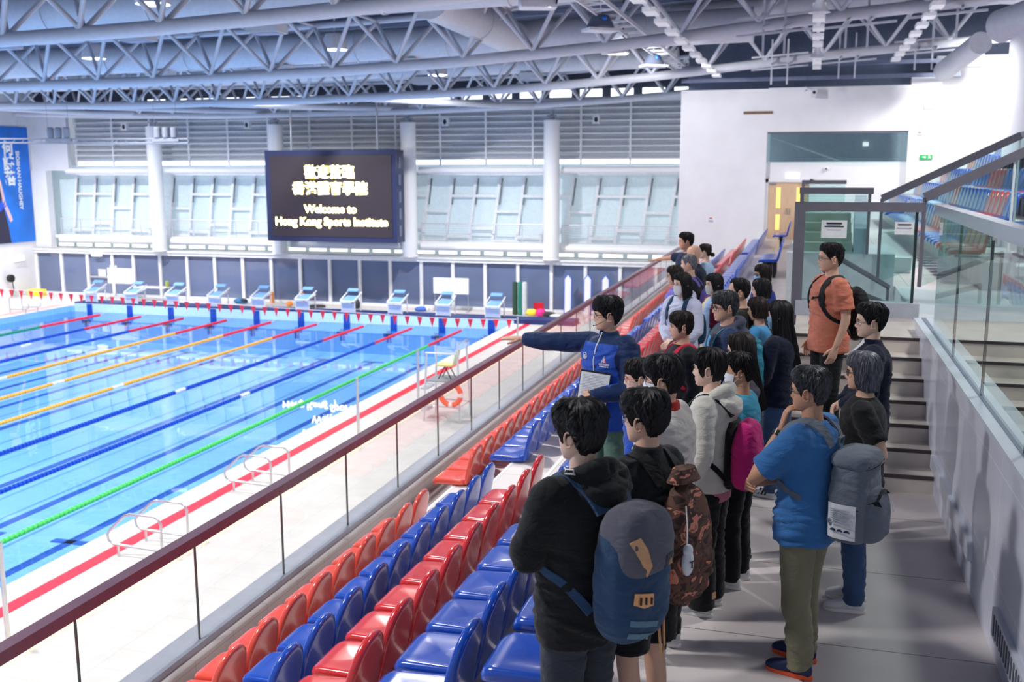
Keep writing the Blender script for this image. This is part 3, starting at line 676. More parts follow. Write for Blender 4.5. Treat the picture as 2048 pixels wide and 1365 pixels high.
mb = MB(); mb.plate([(-.22,0),(.22,0),(.2,.42),(-.2,.42)], (.24,0,1.65), (0,1,0), (.2,0,.98), .04, .015); mb.build('backrest', mat('lifeguard_back_green', s2l(206,216,186), .5), lg)
mb = MB(); mb.tube([(.48,-.42,2.0),(.5,-.42,2.3),(.5,.42,2.3),(.48,.42,2.0)], .02, 8); mb.build('top_bar', m_lgs, lg)
mb = MB(); mb.tube([(-.5,-.42,2.0),(.45,-.42,2.0)], .02, 8); mb.build('armrest', m_lgs, lg)
for s in (-.18,.18):
    mb = MB(); mb.tube([(-.2,s,1.2),(.0,s,1.58)], .016, 6); mb.tube([(.2,s,1.2),(.0,s,1.58)], .016, 6); mb.build('seat_strut', BLACK, lg)
for k in range(3):
    mb = MB(); mb.box(-.72,-.5,-.3,.3,.25+.32*k,.29+.32*k); mb.build('step', m_lgs, lg, smooth=False)
lb = empty('lifebuoy', (-9.62,26.98,-3.62), 0, 'orange lifebuoy ring with pale bands hung on the lifeguard chair', 'lifebuoy')
m_or = mat('lifebuoy_orange', s2l(244,104,70), .5); m_bd = mat('lifebuoy_band', s2l(236,226,224), .5)
for k in range(4):
    for (a0, a1, m, nm, rr) in ((k*PI/2+.18,(k+1)*PI/2-.18,m_or,'ring_segment',.075),((k+1)*PI/2-.18,(k+1)*PI/2+.18,m_bd,'band',.079)):
        mb = MB(); mb.tube([(.30*math.cos(t),0,.30*math.sin(t)) for t in np.linspace(a0,a1,9)], rr, 12, up=(0,1,0)); mb.build(nm, m, lb)
# ------------------------------------------------------------------ things along the window wall
def whiteboard(x0, x1, y, z0, z1, lab):
    w = empty('whiteboard', ((x0+x1)/2,y,DECKZ), 0, lab, 'whiteboard')
    W = (x1-x0)/2
    mb = MB(); mb.plate([(-W,z0),(W,z0),(W,z1),(-W,z1)], (0,0,-DECKZ), (1,0,0), (0,0,1), .05, .015); mb.build('board', mat('board_white', (.86,.86,.87), .3), w)
    for s in (-1,1):
        mb = MB(); mb.cyl((s*(W-.05),.05,0),(s*(W-.05),.05,z0-DECKZ+.1),.022,8); mb.build('leg', STEEL, w)
        mb = MB(); mb.cyl((s*(W-.05),-.3,.04),(s*(W-.05),.35,.04),.022,8); mb.build('foot', STEEL, w)
whiteboard(-38.0,-36.2,49.2,-3.6,-2.72,'blank whiteboard on a steel stand near the banner wall')
whiteboard(-18.4,-16.5,49.2,-3.56,-2.74,'blank whiteboard on a stand between the seventh and eighth starting blocks')
tb = empty('folding_table', (-34.95,49.0,DECKZ), 0, 'white folding table beside the whiteboard at the window wall', 'table')
mb = MB(); mb.plate([(-.95,-.35),(.95,-.35),(.95,.35),(-.95,.35)], (0,0,.74), (1,0,0), (0,1,0), .05, .012); mb.build('tabletop', WHITE, tb)
for sx in (-.8,.8):
    for sy in (-.28,.28): mb = MB(); mb.cyl((sx,sy,0),(sx,sy,.74),.02,8); mb.build('leg', STEEL, tb)
mb = MB(); mb.lathe([(.09,0),(.11,.05),(.1,.3),(.05,.34)], 12, (-34.1,49.1,DECKZ+.79)); tag(mb.build('tub', mat('olive_tub', s2l(160,176,90), .5)), 'olive green tub standing on the end of the white folding table', 'tub')
for i, (dx, c, nm) in enumerate(((-.2,s2l(36,66,50),'dark green'),(.02,s2l(24,120,104),'teal'),(.2,s2l(196,200,206),'pale grey'))):
    mb = MB(); mb.lathe([(.10,0),(.13,.03),(.13,1.6),(.10,1.66)], 14, (-13.75+dx*1.25,49.0,DECKZ)); tag(mb.build('rolled_mat', mat('mat_'+nm.replace(' ','_'), c, .7)), nm+' rolled mat standing upright by the dark glazing', 'mat', 'upright rolled mats')
m_res = mat('rescue_blue', s2l(40,96,214), .5)
for i, x in enumerate((-11.45,-10.45,-9.55)):
    r = empty('rescue_board', (x,49.7,DECKZ), 0, 'white rescue board edged in blue leaning on the dark glazing, %s of three'%ordinal(i+1), 'board', 'rescue boards')
    mb = MB(); mb.plate([(-.16,0),(.16,0),(.16,1.8),(0,2.0),(-.16,1.8)], (0,0,0), (1,0,0), (0,.03,1), .06, .02); mb.build('panel', WHITE, r)
    for s in (-1,1): mb = MB(); mb.tube([(s*.17,-.02,.02),(s*.17,.03,1.8),(0,.04,2.02)], .035, 8); mb.build('blue_edge', m_res, r)
# gear lying on the deck
def lump(x, y, parts, name, lab, cat, z=DECKZ):
    g_ = empty(name, (x,y,z), random.uniform(-.6,.6), lab, cat)
    for (pn, c, off, rad, col) in parts:
        mb = MB(); mb.ball(off, *rad, n=12, m=8)
        for i, v in enumerate(mb.v): mb.v[i] = (v[0]+.02*math.sin(9*v[1]+3*v[2]), v[1]+.02*math.sin(11*v[0]), max(0, v[2]))
        mb.build(pn, mat(c, col, .6), g_)
lump(-29.6,49.2,[('bag_body','gear_teal',(0,0,.14),(.5,.22,.17),s2l(40,110,160)),('flap','gear_black',(.25,-.05,.2),(.25,.16,.1),(.02,.02,.025))],'kit_bag','teal and black kit bag lying by the glazing','bag')
lump(-26.5,48.9,[('ball_body','gear_orange',(0,0,.14),(.15,.15,.15),s2l(246,150,60))],'training_ball','small orange ball on the deck behind the starting blocks','ball')
lump(-24.9,48.9,[('strap_heap','gear_black',(0,0,.06),(.5,.2,.1),(.02,.02,.025)),('clip','gear_grey',(.3,.1,.1),(.14,.1,.08),(.4,.4,.45))],'strap_heap','flat heap of dark straps behind the starting blocks','gear')
lump(-22.7,49.0,[('pack_body','gear_black',(0,0,.22),(.28,.2,.3),(.02,.02,.025)),('pocket','gear_grey2',(-.2,-.12,.12),(.16,.1,.12),(.1,.1,.12))],'sports_bag','black sports bag standing beside the glazing','bag')
lump(-19.0,48.9,[('towel_fold','gear_blue',(0,0,.12),(.35,.2,.14),s2l(60,100,190)),('cap','gear_white',(.3,.05,.12),(.12,.12,.14),(.7,.72,.75))],'towel_heap','crumpled blue and white towels behind a starting block','towel')
lump(-12.6,48.8,[('yellow_bag','gear_yellow',(-.5,0,.16),(.3,.2,.18),s2l(250,220,60)),('pink_fold','gear_pink',(0,-.05,.18),(.26,.2,.22),s2l(230,40,140)),('black_fold','gear_black',(.4,0,.12),(.4,.2,.14),(.02,.02,.025)),('white_fin','gear_white',(.8,-.05,.08),(.4,.16,.09),(.75,.76,.78))],'swim_gear_heap','bright heap of yellow, pink and black swim gear by the glazing','gear')
for i, x in enumerate((-28.1,-26.2)):
    mb = MB(); mb.lathe([(.13,0),(.11,.1),(.1,.55),(.12,.6)], 12, (x-.0,49.9,DECKZ)); tag(mb.build('orange_cone', mat('gear_orange', s2l(246,150,60), .6)), 'orange upright float against the dark glazing, %s of two'%ordinal(i+1), 'float', 'orange floats')
mb = MB(); mb.box(-13.2,-12.7,49.6,49.8,DECKZ,DECKZ+.55); tag(mb.build('red_box', mat('gear_red', s2l(220,30,50), .5), smooth=False), 'red box behind the heap of swim gear', 'box')
yb = empty('yellow_crate', (-43.0,49.3,DECKZ), 0, 'yellow crate in the corner below the banner', 'crate')
mb = MB(); mb.plate([(-.45,-.25),(.45,-.25),(.45,.25),(-.45,.25)], (0,0,0), (1,0,0), (0,1,0), .38, .04); mb.build('crate_body', mat('gear_yellow', s2l(250,220,60), .6), yb)
for z_, lab in ((0.2,'low'),): pass
wl = empty('wall_light', (-43.75,48.9,-2.3), 0, 'small lit white lamp on the side wall under the banner', 'lamp')
mb = MB(); mb.plate([(-.38,-.14),(.38,-.14),(.38,.14),(-.38,.14)], (0,0,0), (0,1,0), (0,0,1), .08, .02); mb.build('diffuser', mat('wall_lamp_glow', (1,1,1), .4, emit=(1,1,1), estr=1.4), wl)
mb = MB(); mb.box(-.02,.0,-.42,.42,-.17,.17); mb.build('backplate', WHITE, wl, smooth=False)
cr = empty('hose_reel', (-43.6,47.9,-3.35), 0, 'dark hose reel fixed to the side wall near the deck', 'hose reel')
mb = MB(); mb.cyl((0,0,0),(.2,0,0),.22,16); mb.build('drum', BLACK, cr)
mb = MB(); mb.tube([(.1,.1,-.2),(.12,.15,-.6),(.1,.0,-1.0)], .03, 6); mb.build('hose', BLACK, cr)
# papers and a sign on the dark glazing
for k, (x0, x1, z0, z1) in enumerate(((-39.55,-39.05,-3.35,-2.95),(-38.75,-38.3,-3.05,-2.7))):
    mb = MB(); mb.box(x0,x1,FARY-.02,FARY-.005,z0,z1); tag(mb.build('notice', mat('paper_white', (.85,.86,.88), .6), smooth=False), ('white notice taped low on the glass door','white notice taped higher on the glass door')[k], 'notice', 'notices on the glass door')
s = empty('exit_lightbox', (-39.4,FARY-.25,-2.02), 0, 'white lightbox over the glass door by the banner corner', 'sign'); mb = MB(); mb.box(-.3,.3,-.08,.08,-.16,.16); mb.build('box', mat('sign_glow', (1,1,1), .4, emit=(1,1,1), estr=.7), s, smooth=False); mb = MB(); mb.box(-.02,.02,-.02,.02,.16,.24); mb.build('hanger', STEEL, s, smooth=False)
# ------------------------------------------------------------------ glass balustrade in front of the first row
m_railb = mat('bronze_rail', s2l(112,84,98), .34, .35)
gb = empty('glass_balustrade', (-4.93,0,0), 0, 'long clear glass balustrade with a bronze handrail along the pool side of the seats', 'balustrade')
y = YS+.77; k = 0
while y < 41:
    y1 = min(y+1.5, 41.4)
    mb = MB(); mb.box(-.009,.009,y+.012,y1-.012,-1.36,-.40); mb.build('pane', glass('front_glass', (.965,.985,.985)), gb, smooth=False)
    mb = MB(); mb.box(-.010,.010,y-.004,y+.004,-1.34,-.42); mb.build('pane_joint', mat('joint_dark', s2l(60,70,66), .3), gb, smooth=False)
    y = y1
    if y >= 41.3: break
mb = MB(); mb.box(-.055,.055,YS,41.4,-.43,-.34); mb.build('handrail', m_railb, gb, smooth=False)
mb = MB(); mb.box(-.195,.05,YS,41.4,-1.38,-1.30); mb.build('base_shoe', mat('shoe_grey', s2l(168,172,184), .4, .4), gb, smooth=False)

# ------------------------------------------------------------------ stadium seats
m_sred = mat('seat_red', s2l(214,50,54), .24, spec=.5, var=.03, coat=.5); m_sred.node_tree.nodes['Principled BSDF'].inputs['Subsurface Weight'].default_value = 0
m_sora = mat('seat_orange_red', s2l(232,84,66), .24, spec=.5, var=.03, coat=.5)
m_sblu = mat('seat_blue', s2l(20,76,184), .24, spec=.5, var=.03, coat=.5)
m_leg = mat('seat_bracket_dark', (.02,.02,.025), .45, .4)
def arch(w, h0, h1, n=26, p=2.3):
    """outline of a seat back: straight sides below, rounded arch above"""
    pts = [(-w*.96,h0),(w*.96,h0)]
    hs = h0+(h1-h0)*.35
    for t in np.linspace(0, PI, n):
        c, s = math.cos(t), math.sin(t)
        pts.append((w*math.copysign(abs(c)**(2/p), c), hs+(h1-hs)*abs(s)**(2/p)))
    return pts
def rrect(w0, w1, y0, y1, r, n=6):
    pts = []
    for cx, cy, a0, w in ((1,y1-r,0,w1),(-1,y1-r,90,w1),(-1,y0+r,180,w0),(1,y0+r,270,w0)):
        for t in np.linspace(0, 90, n):
            a = math.radians(a0+t); pts.append((cx*(w-r)+r*math.cos(a), cy+r*math.sin(a)))
    return pts
def mk_seat(m, bracket=True):
    # local: the person faces -X; width along Y; origin on the tier at the foot of the back
    t = empty('stadium_seat', (0,0,0), 0, 'x', 'seat')
    mb = MB()
    # backrest plate: ex = Y, ey = up with a lean to +X, thickness towards the sitter
    lean = .20
    fn = lambda X, Y: .055*(X/.225)**2*(1-.4*(Y-.42)/.5)
    mb.plate(arch(.226,.0,.475), (.05,0,.44), (0,1,0), (lean,0,math.sqrt(1-lean*lean)), .05, .016, fn=lambda X,Y: -.012*(X/.226)**2)
    mb.build('backrest', m, t, angle=55)
    mb = MB()
    # seat pan: thick rounded cushion-like shell with a waterfall front
    mb.plate(rrect(.205,.222,-.44,.02,.07), (.04,0,.405), (0,-1,0), (1,0,0), .075, .022, fn=lambda X,Y: -.02*math.exp(-((Y+.18)/.14)**2)*(1-(X/.22)**2) + .012*(Y+.44)/.46 - (.03*max(0,(-.36-Y)/.08)**2))
    mb.build('seat_pan', m, t, angle=55)
    if bracket:
        mb = MB(); mb.box(-.30,.03,-.05,.05,.36,.405); mb.box(-.05,.02,-.04,.04,.0,.38); mb.build('support_bracket', m_leg, t, smooth=False)
    return t
PROTO = {'red':mk_seat(m_sred), 'orange':mk_seat(m_sora), 'blue':mk_seat(m_sblu)}
ROWS = {1:(-4.05,-1.6,6.14,'orange','front row beside the glass','orange-red'),
        2:(-3.25,-1.2,5.53,'blue','second row up from the glass','blue'),
        3:(-2.47,-.8,5.07,'red','third row up from the glass','red'),
        4:(-1.69,-.4,4.07,'blue','row just below the walkway edge','blue')}
seatspec = []
for r, (x, z, y0, c, where, cn) in ROWS.items():
    n = 0; y = y0-.48*3
    while y < 40.5:
        gap = (r in (1,2) and 10.15 < y < 11.75) or (22.4 < y < 23.6) or (32.4 < y < 33.6)
        ok = not gap and y > (5.0, 4.4, 3.9, 3.4)[r-1]
        if ok:
            n += 1; seatspec.append((x, y, z, c, '%s seat, %s, %s away from the camera'%(cn, where, ordinal(n)), 'seats in the '+where))
        y += .48
for i, (y, lab) in enumerate(((4.35,'blue plastic seat at walkway level by the front man, lower of the two'),(4.89,'blue plastic seat at walkway level by the front man, upper of the two'))):
    seatspec.append((-.97, y, 0, 'blue', lab, None))
for blk, (ya, n) in enumerate(((26.6,4),(36.6,3))):
    for k in range(n): seatspec.append((-.80, ya+.48*k, 0, 'blue', 'blue seat on a legged bench along the walkway, %s bench, %s seat'%(ordinal(blk+1), ordinal(k+1)), 'walkway bench seats'))
# upper stand rows
UP = [(1.95,1.05,'lowest'),(2.70,1.42,'second'),(3.47,1.82,'third'),(4.25,2.22,'fourth'),(5.03,2.62,'fifth')]
rnd = random.Random(3)
for r, (x, z, wd) in enumerate(UP):
    n = 0; y = 15.9 if r else 16.6; run = 0; c = 'blue'
    while y < 36.2:
        if run <= 0:
            c = 'red' if (c == 'blue' and rnd.random() < .55) else 'blue'; run = rnd.randint(2,4) if c == 'red' else rnd.randint(5,9)
        run -= 1
        if not (25.6 < y < 29.4 and r >= 3) and not (17.8 < y < 18.7 and r == 1) and not (29.3 < y < 30.4):
            n += 1; seatspec.append((x+.45, y, z, c, '%s seat in the %s row of the upper stand, %s along'%(c, wd, ordinal(n)), 'upper stand seats, %s row'%wd))
        y += .5
def inview(P):
    v = Vector(P)-Vector((0,0,CAMZ)); d = v.dot(F_)
    if d < .5: return None
    return (1024+FPX*v.dot(R2)/d, 682.5-FPX*v.dot(U2)/d, d)
cand = []
for s in seatspec:
    q = inview((s[0]-.1, s[1], s[2]+.6))
    if q and -40 < q[0] < 2088 and -40 < q[1] < 1420: cand.append((q[2], q, s))
    # those the crowd hides completely are left out
def hidden(q, s):
    x, y, d = q
    if -1.8 < s[0] < -1.6 and 7.0 < s[1] < 8.0: return True            # where the guide stands
    if s[0] < -1 and 11 < s[1] < 17.5 and s[0] > -2.0: return True     # behind the standing group
    if s[0] > -2.6 and s[0] < -1 and 9 < s[1] < 14: return True
    return False
cand = sorted([c for c in cand if not hidden(c[1], c[2])], key=lambda c: c[0])
for d, q, s in cand[:296]:
    o = dup(PROTO[s[3]], (s[0], s[1], s[2]), 0, s[4], s[5])
rest = cand[296:]
if rest:
    mb = MB(); idx = {'red':0,'orange':1,'blue':2}
    for d, q, s in rest:
        for ch in PROTO[s[3]].children:
            if ch.name.startswith('support'): continue
            mb.add([(v.co.x+s[0], v.co.y+s[1], v.co.z+s[2]) for v in ch.data.vertices], [tuple(p.vertices) for p in ch.data.polygons], idx[s[3]])
    tag(mb.build('distant_seating', [m_sred,m_sora,m_sblu]), 'remaining small red and blue seats at the far end of the stands', 'seats', kind='stuff')
for p in PROTO.values():
    for c in list(p.children): bpy.data.objects.remove(c)
    bpy.data.objects.remove(p)
for blk, ya in enumerate((26.6,36.6)):
    n = (4,3)[blk]
    t = empty('bench_stand', (-.93, ya+.24*(n-1), 0), 0, 'dark pedestal stand under the %s walkway bench'%ordinal(blk+1), 'stand', 'walkway bench stands')
    mb = MB(); mb.box(-.06,.06,-.24*n,.24*n,.33,.37); mb.build('beam', m_leg, t, smooth=False)
    mb = MB(); mb.box(-.05,.05,-.06,.06,.0,.33); mb.build('pedestal', m_leg, t, smooth=False)

# ------------------------------------------------------------------ marble wall, stairs, guards and upper stand
m_cap = mat('wall_cap_stone', s2l(212,216,228), .3, var=.05, nscale=3)
b = MB(); b.box(1.10,1.30,YS,11.3,-.3,1.15); struct(b.build('wall_right', m_marble, smooth=False))
b = MB(); b.box(1.085,1.34,YS,11.32,1.15,1.185); struct(b.build('trim_wall_cap', m_cap, smooth=False))
b = MB(); b.box(1.16,1.20,YS,11.3,1.185,1.192); struct(b.build('trim_glass_channel', mat('channel_grey', s2l(120,130,150), .4), smooth=False))
m_step = mat('stair_stone', s2l(206,196,188), .4, var=.06, nscale=5); m_nos = mat('stair_nosing_dark', s2l(66,56,58), .5)
b = MB()
for k in range(7): b.box(-.22,3.6,8.98+.3*k,11.4,.15*k if k else -.3,.15*(k+1))
b.box(-.1,3.6,11.4,12.3,-.3,1.05)
struct(b.build('floor_stair', m_step, smooth=False))
for k in range(7):
    b = MB(); b.box(-.22,3.6,8.972+.3*k,9.0+.3*k,.15*(k+1)-.026,.15*(k+1)+.003); struct(b.build('trim_stair_nosing', m_nos, smooth=False))
b = MB(); b.add([(-.30,8.9,0),(-.30,12.4,0),(-.30,12.4,1.5),(-.30,11.2,1.5),(-.30,8.9,.45),(-.21,8.9,0),(-.21,12.4,0),(-.21,12.4,1.5),(-.21,11.2,1.5),(-.21,8.9,.45)], [(0,1,2,3,4),(9,8,7,6,5),(0,4,9,5),(4,3,8,9),(3,2,7,8),(2,1,6,7),(1,0,5,6)])
b2 = MB(); b2.box(-.31,-.21,12.1,12.35,0,1.05); struct(b2.build('wall_stair_stringer', m_cap, smooth=False))
b = MB(); b.box(-.12,1.22,12.2,12.42,1.05,1.22); struct(b.build('trim_landing_kerb', mat('kerb_concrete', s2l(176,182,192), .5), smooth=False))
b = MB(); b.box(-.3,1.2,15.7,17.6,-.3,1.5); b.box(1.22,3.6,12.3,15.6,-.3,1.05); struct(b.build('floor_landing', mat('landing_white', s2l(214,220,224), .5), smooth=False))
b = MB()
for k in range(4): b.box(-.2,.62,16.0+.35*k,17.6,1.5+.13*k-.13,1.5+.13*(k+1))
struct(b.build('floor_upper_flight', mat('flight_stone', s2l(176,182,170), .5), smooth=False))
b = MB(); b.bar((.72,15.75,1.62),(.78,17.7,2.05),.18,.5,(0,0,1)); struct(b.build('wall_flight_stringer', m_cap, smooth=False))
# concourse half-height wall from the flight to the end wall
b = MB(); b.box(-.3,-.2,17.6,EY,0,1.3); b.box(-.3,1.6,17.6,17.75,0,1.3); struct(b.build('wall_concourse_side', m_wall, smooth=False))
# upper terraces
b = MB(); b.box(1.2,2.35,15.6,37,-.3,1.05); b.box(-.2,1.2,17.75,EY,-.3,1.05)
for x0, x1, z in ((2.35,3.12,1.42),(3.12,3.9,1.82),(3.9,4.68,2.22),(4.68,5.5,2.62),(5.5,7.4,3.0)): b.box(x0,x1,15.6,37,-.3,z)
b.box(3.6,7.4,15.6,37,-.3,1.42)
struct(b.build('floor_upper_terrace', m_tier, smooth=False))
b = MB(); b.box(1.34,7.4,-4,8.9,-.3,0); b.box(3.6,7.4,8.9,12.0,-.3,1.9); struct(b.build('floor_side_passage', m_aisle, smooth=False))
b = MB(); b.box(7.3,7.5,-4,45,-.3,9.2); struct(b.build('wall_stand_back', m_wall, smooth=False))
b = MB(); b.box(4.62,7.2,26,29,3.0,6.55); struct(b.build('wall_corner_block', m_white2, smooth=False))
b = MB(); b.box(-5.1,7.3,EY+2.6,EY+2.8,5.6,9.4); struct(b.build('wall_roof_void', mat('void_grey', s2l(84,94,118), .8), smooth=False))
b = MB(); b.box(4.75,5.75,EY-.5,EY+.1,6.35,6.85); struct(b.build('trim_bulkhead', m_white2, smooth=False))
for z in (6.0,6.5):
    b = MB(); b.box(-5.0,5.0,EY-.6,EY-.5,z,z+.14); struct(b.build('trim_roof_beam', mat('beam_grey', s2l(110,120,146), .6), smooth=False))
# side glass on the marble wall
sg = empty('glass_balustrade', (1.18,0,0), 0, 'reflective glass balustrade on top of the marble wall beside the stairs', 'balustrade')
ys = [10.36,8.97,7.46,5.95,4.45,2.95,1.4,-.1]
for a, b_ in zip(ys[:-1], ys[1:]):
    mb = MB(); mb.box(-.009,.009,b_+.008,a-.008,1.185,2.30); mb.build('pane', glass('side_glass', (.83,.90,.88), 1.0, 1.75), sg, smooth=False)
    mb = MB(); mb.box(-.010,.010,b_-.0035,b_+.0035,1.19,2.30); mb.build('pane_joint', mat('joint_dark', s2l(60,70,66), .3), sg, smooth=False)
mb = MB(); mb.box(-.055,.055,-.1,10.42,2.29,2.385); mb.build('handrail', mat('pale_steel_rail', s2l(190,192,204), .25, .7), sg, smooth=False)
# guard across the landing
gd = empty('glass_guard', (0,12.3,0), 0, 'glass guard with dark post at the stair head, paper notice taped on it', 'guard rail')
mb = MB(); mb.box(-.05,1.15,-.01,.01,1.22,2.24); mb.build('pane', GLASSG, gd, smooth=False)
mb = MB(); mb.box(-.16,1.22,-.05,.05,2.24,2.345); mb.build('handrail', DARKMETAL, gd, smooth=False)
mb = MB(); mb.box(-.17,-.05,-.06,.06,.55,2.345); mb.build('post', DARKMETAL, gd, smooth=False)
mb = MB(); mb.box(1.13,1.16,-.02,.02,1.22,2.24); mb.build('glass_edge', mat('glass_edge_green', s2l(28,48,46), .2), gd, smooth=False)
mb = MB(); mb.box(-.21,.0,-.1,.1,.42,.58); mb.build('post_foot', DARKMETAL, gd, smooth=False)
def notice(x, y, z, w, h, lab, lines, face='y'):
    n = empty('paper_notice', (x,y,z), 0, lab, 'notice')
    mb = MB(); mb.box(-w/2,w/2,-.002,.002,-h/2,h/2); mb.build('sheet', mat('paper_white', (.85,.86,.88), .6), n, smooth=False)
    for (zz, ww, hh, c) in lines:
        mb = MB(); mb.box(-w/2*ww,w/2*ww,-.0045,-.002,zz-hh/2,zz+hh/2); mb.build('printed_line', mat('print_%s'%c, {'dark':s2l(40,48,60),'red':s2l(210,60,70),'blue':s2l(70,90,170),'grey':s2l(150,156,170)}[c], .6), n, smooth=False)
    return n
notice(.27,12.28,2.04,.28,.20,'white paper notice with two rows of print taped on the glass guard',[(.065,.6,.02,'dark'),(.03,.75,.016,'dark'),(.045,.5,.008,'grey'),(-.01,.55,.008,'grey')])
notice(1.02,12.28,2.06,.2,.14,'faint white notice on the free end of the glass guard',[(.04,.7,.016,'dark'),(.0,.8,.012,'grey')])
g2 = empty('glass_guard', (0,15.65,0), 0, 'second glass guard with dark rail, behind the one with the notice', 'guard rail')
mb = MB(); mb.box(-.14,.82,-.01,.01,1.5,2.36); mb.build('pane', GLASSG, g2, smooth=False)
mb = MB(); mb.box(-.16,.86,-.05,.05,2.36,2.45); mb.build('handrail', DARKMETAL, g2, smooth=False)
for x in (-.13,.81): mb = MB(); mb.box(x-.02,x+.02,-.03,.03,1.5,2.4); mb.build('glass_edge', DARKMETAL, g2, smooth=False)
g3 = empty('glass_guard', (0,20,0), 0, 'third small glass guard farther along, with a thin dark rail', 'guard rail')
mb = MB(); mb.box(-.16,.6,-.01,.01,1.3,2.44); mb.build('pane', GLASSG, g3, smooth=False)
mb = MB(); mb.box(-.17,.62,-.035,.035,2.44,2.51); mb.build('handrail', DARKMETAL, g3, smooth=False)
mb = MB(); mb.box(-.17,-.12,-.03,.03,1.3,2.44); mb.build('post', DARKMETAL, g3, smooth=False)
# sloping guards of the opening in the upper stand
def sloped(y, x0, z0, x1, z1, x2, z2, lab, zb):
    g_ = empty('sloping_guard', (0,y,0), 0, lab, 'guard rail')
    mb = MB(); mb.add([(x0,-.01,zb),(x1,-.01,zb+(z1-z0)*.9),(x1,-.01,z1),(x0,-.01,z0),(x0,.01,zb),(x1,.01,zb+(z1-z0)*.9),(x1,.01,z1),(x0,.01,z0)], [(0,1,2,3),(7,6,5,4),(0,4,5,1),(1,5,6,2),(2,6,7,3),(3,7,4,0)]); mb.build('pane', GLASSG, g_, smooth=False)
    mb = MB(); mb.bar((x0,0,z0),(x1,0,z1),.10,.10); mb.build('sloping_rail', DARKMETAL, g_, smooth=False)
    if x2:
        mb = MB(); mb.bar((x1,0,z1),(x2,0,z2),.1,.09); mb.build('upper_rail', mat('pale_steel_rail', s2l(190,192,204), .25, .7), g_, smooth=False)
        mb = MB(); mb.box(x1,x2,-.01,.01,zb+(z1-z0)*.9,z1-.04); mb.build('upper_pane', GLASSG, g_, smooth=False)
    n = 2
    for k in range(1, n+1):
        x = x0+(x1-x0)*k/n; z = z0+(z1-z0)*k/n; mb = MB(); mb.box(x-.012,x+.012,-.015,.015,zb+(z-z0)*.9,z); mb.build('glass_edge', mat('glass_edge_pale', s2l(220,232,232), .2), g_, smooth=False)
    mb = MB(); mb.box(x0-.02,x0+.02,-.03,.03,zb,z0); mb.build('end_post', DARKMETAL, g_, smooth=False)
sloped(15.55, .97, 2.30, 2.70, 3.16, 3.6, 3.34, 'sloping bronze-grey rail on glass in front of the upper stand seats', 1.1)
sloped(12.35, 1.22, 2.40, 3.0, 3.30, None, None, 'sloping dark rail on glass at the near side of the stand opening', 1.4)
# handrails going down inside the opening
for k, (p, q) in enumerate((((.2,12.9,1.75),(1.05,14.6,1.15)),((.3,13.6,1.3),(1.15,14.9,.85)))):
    h = empty('stair_handrail', (0,0,0), 0, 'dark handrail sloping down behind the glass guard, %s one'%('upper','lower')[k], 'handrail')
    mb = MB(); mb.tube([p,q], .035, 8); mb.build('rail', DARKMETAL, h)
    mb = MB(); mb.cyl(p,(p[0],p[1],-.1),.02,8); mb.cyl(q,(q[0],q[1],-.1),.02,8); mb.build('bracket', DARKMETAL, h)
# duct covers on the marble wall
def vent(y0, y1, z0, z1, slots, lab):
    v = empty('wall_vent', (1.1,(y0+y1)/2,(z0+z1)/2), 0, lab, 'vent'); L_ = (y1-y0)/2; h = (z1-z0)/2
    mb = MB(); mb.box(-.03,.0,-L_,L_,-h,h); mb.build('cover', m_cap, v, smooth=False)
    for k in range(slots):
        yy = -L_+.08+(2*L_-.16)*k/max(1,slots-1); mb = MB(); mb.box(-.034,-.03,yy-.012,yy+.012,-h*.72,h*.72); mb.build('slot', mat('slot_dark', s2l(90,94,108), .6), v, smooth=False)
vent(6.85, 9.05, .22, .33, 0, 'long plain duct cover low on the marble wall')
vent(4.4, 5.9, .16, .32, 22, 'slotted grille low on the marble wall towards the camera')
# ------------------------------------------------------------------ things on the end wall
def wallbox(name, x, z, w, h, m, lab, cat, d=.06, y=EY):
    t = empty(name, (x,y,z), 0, lab, cat)
    mb = MB(); mb.plate([(-w/2,-h/2),(w/2,-h/2),(w/2,h/2),(-w/2,h/2)], (0,0,0), (1,0,0), (0,0,1), d, .01); mb.build('body', m, t)
    return t
wallbox('wall_grille', -2.1, 4.86, 1.1, .1, mat('brown_grille', s2l(120,92,70), .6), 'thin brown air grille high on the white end wall', 'grille')
t = wallbox('exit_sign', 4.06, 3.14, .44, .17, mat('exit_green', s2l(16,150,70), .5, emit=s2l(16,160,76), estr=.5), 'green exit sign with a white arrow above the upper stand', 'sign')
m_sig = mat('sign_white', (.9,.9,.9), .5, emit=(1,1,1), estr=.5)
mb = MB(); mb.add([(x,-.066,z) for x,z in ((-.13,.018),(-.05,.018),(-.05,.05),(.0,0),(-.05,-.05),(-.05,-.018),(-.13,-.018))], [tuple(range(7))]); mb.build('arrow', m_sig, t, smooth=False)
mb = MB(); mb.tube([(.10,-.066,.045),(.12,-.066,.0),(.09,-.066,-.02),(.07,-.066,-.055)], .012, 5); mb.tube([(.12,-.066,0),(.15,-.066,-.025),(.15,-.066,-.055)], .011, 5); mb.tube([(.07,-.066,.02),(.11,-.066,.03),(.15,-.066,.01)], .009, 5); mb.ball((.105,-.066,.062), .015, n=8, m=6); mb.build('running_figure', m_sig, t)
wallbox('exit_lightbox', -.72, 2.44, .52, .2, mat('sign_glow', (1,1,1), .4, emit=(1,1,1), estr=.7), 'white lit lightbox above the double doors', 'sign', y=EY+.2)
wallbox('emergency_light', 4.1, 4.98, .42, .16, WHITE, 'white emergency light fitting high on the end wall pier', 'lamp')
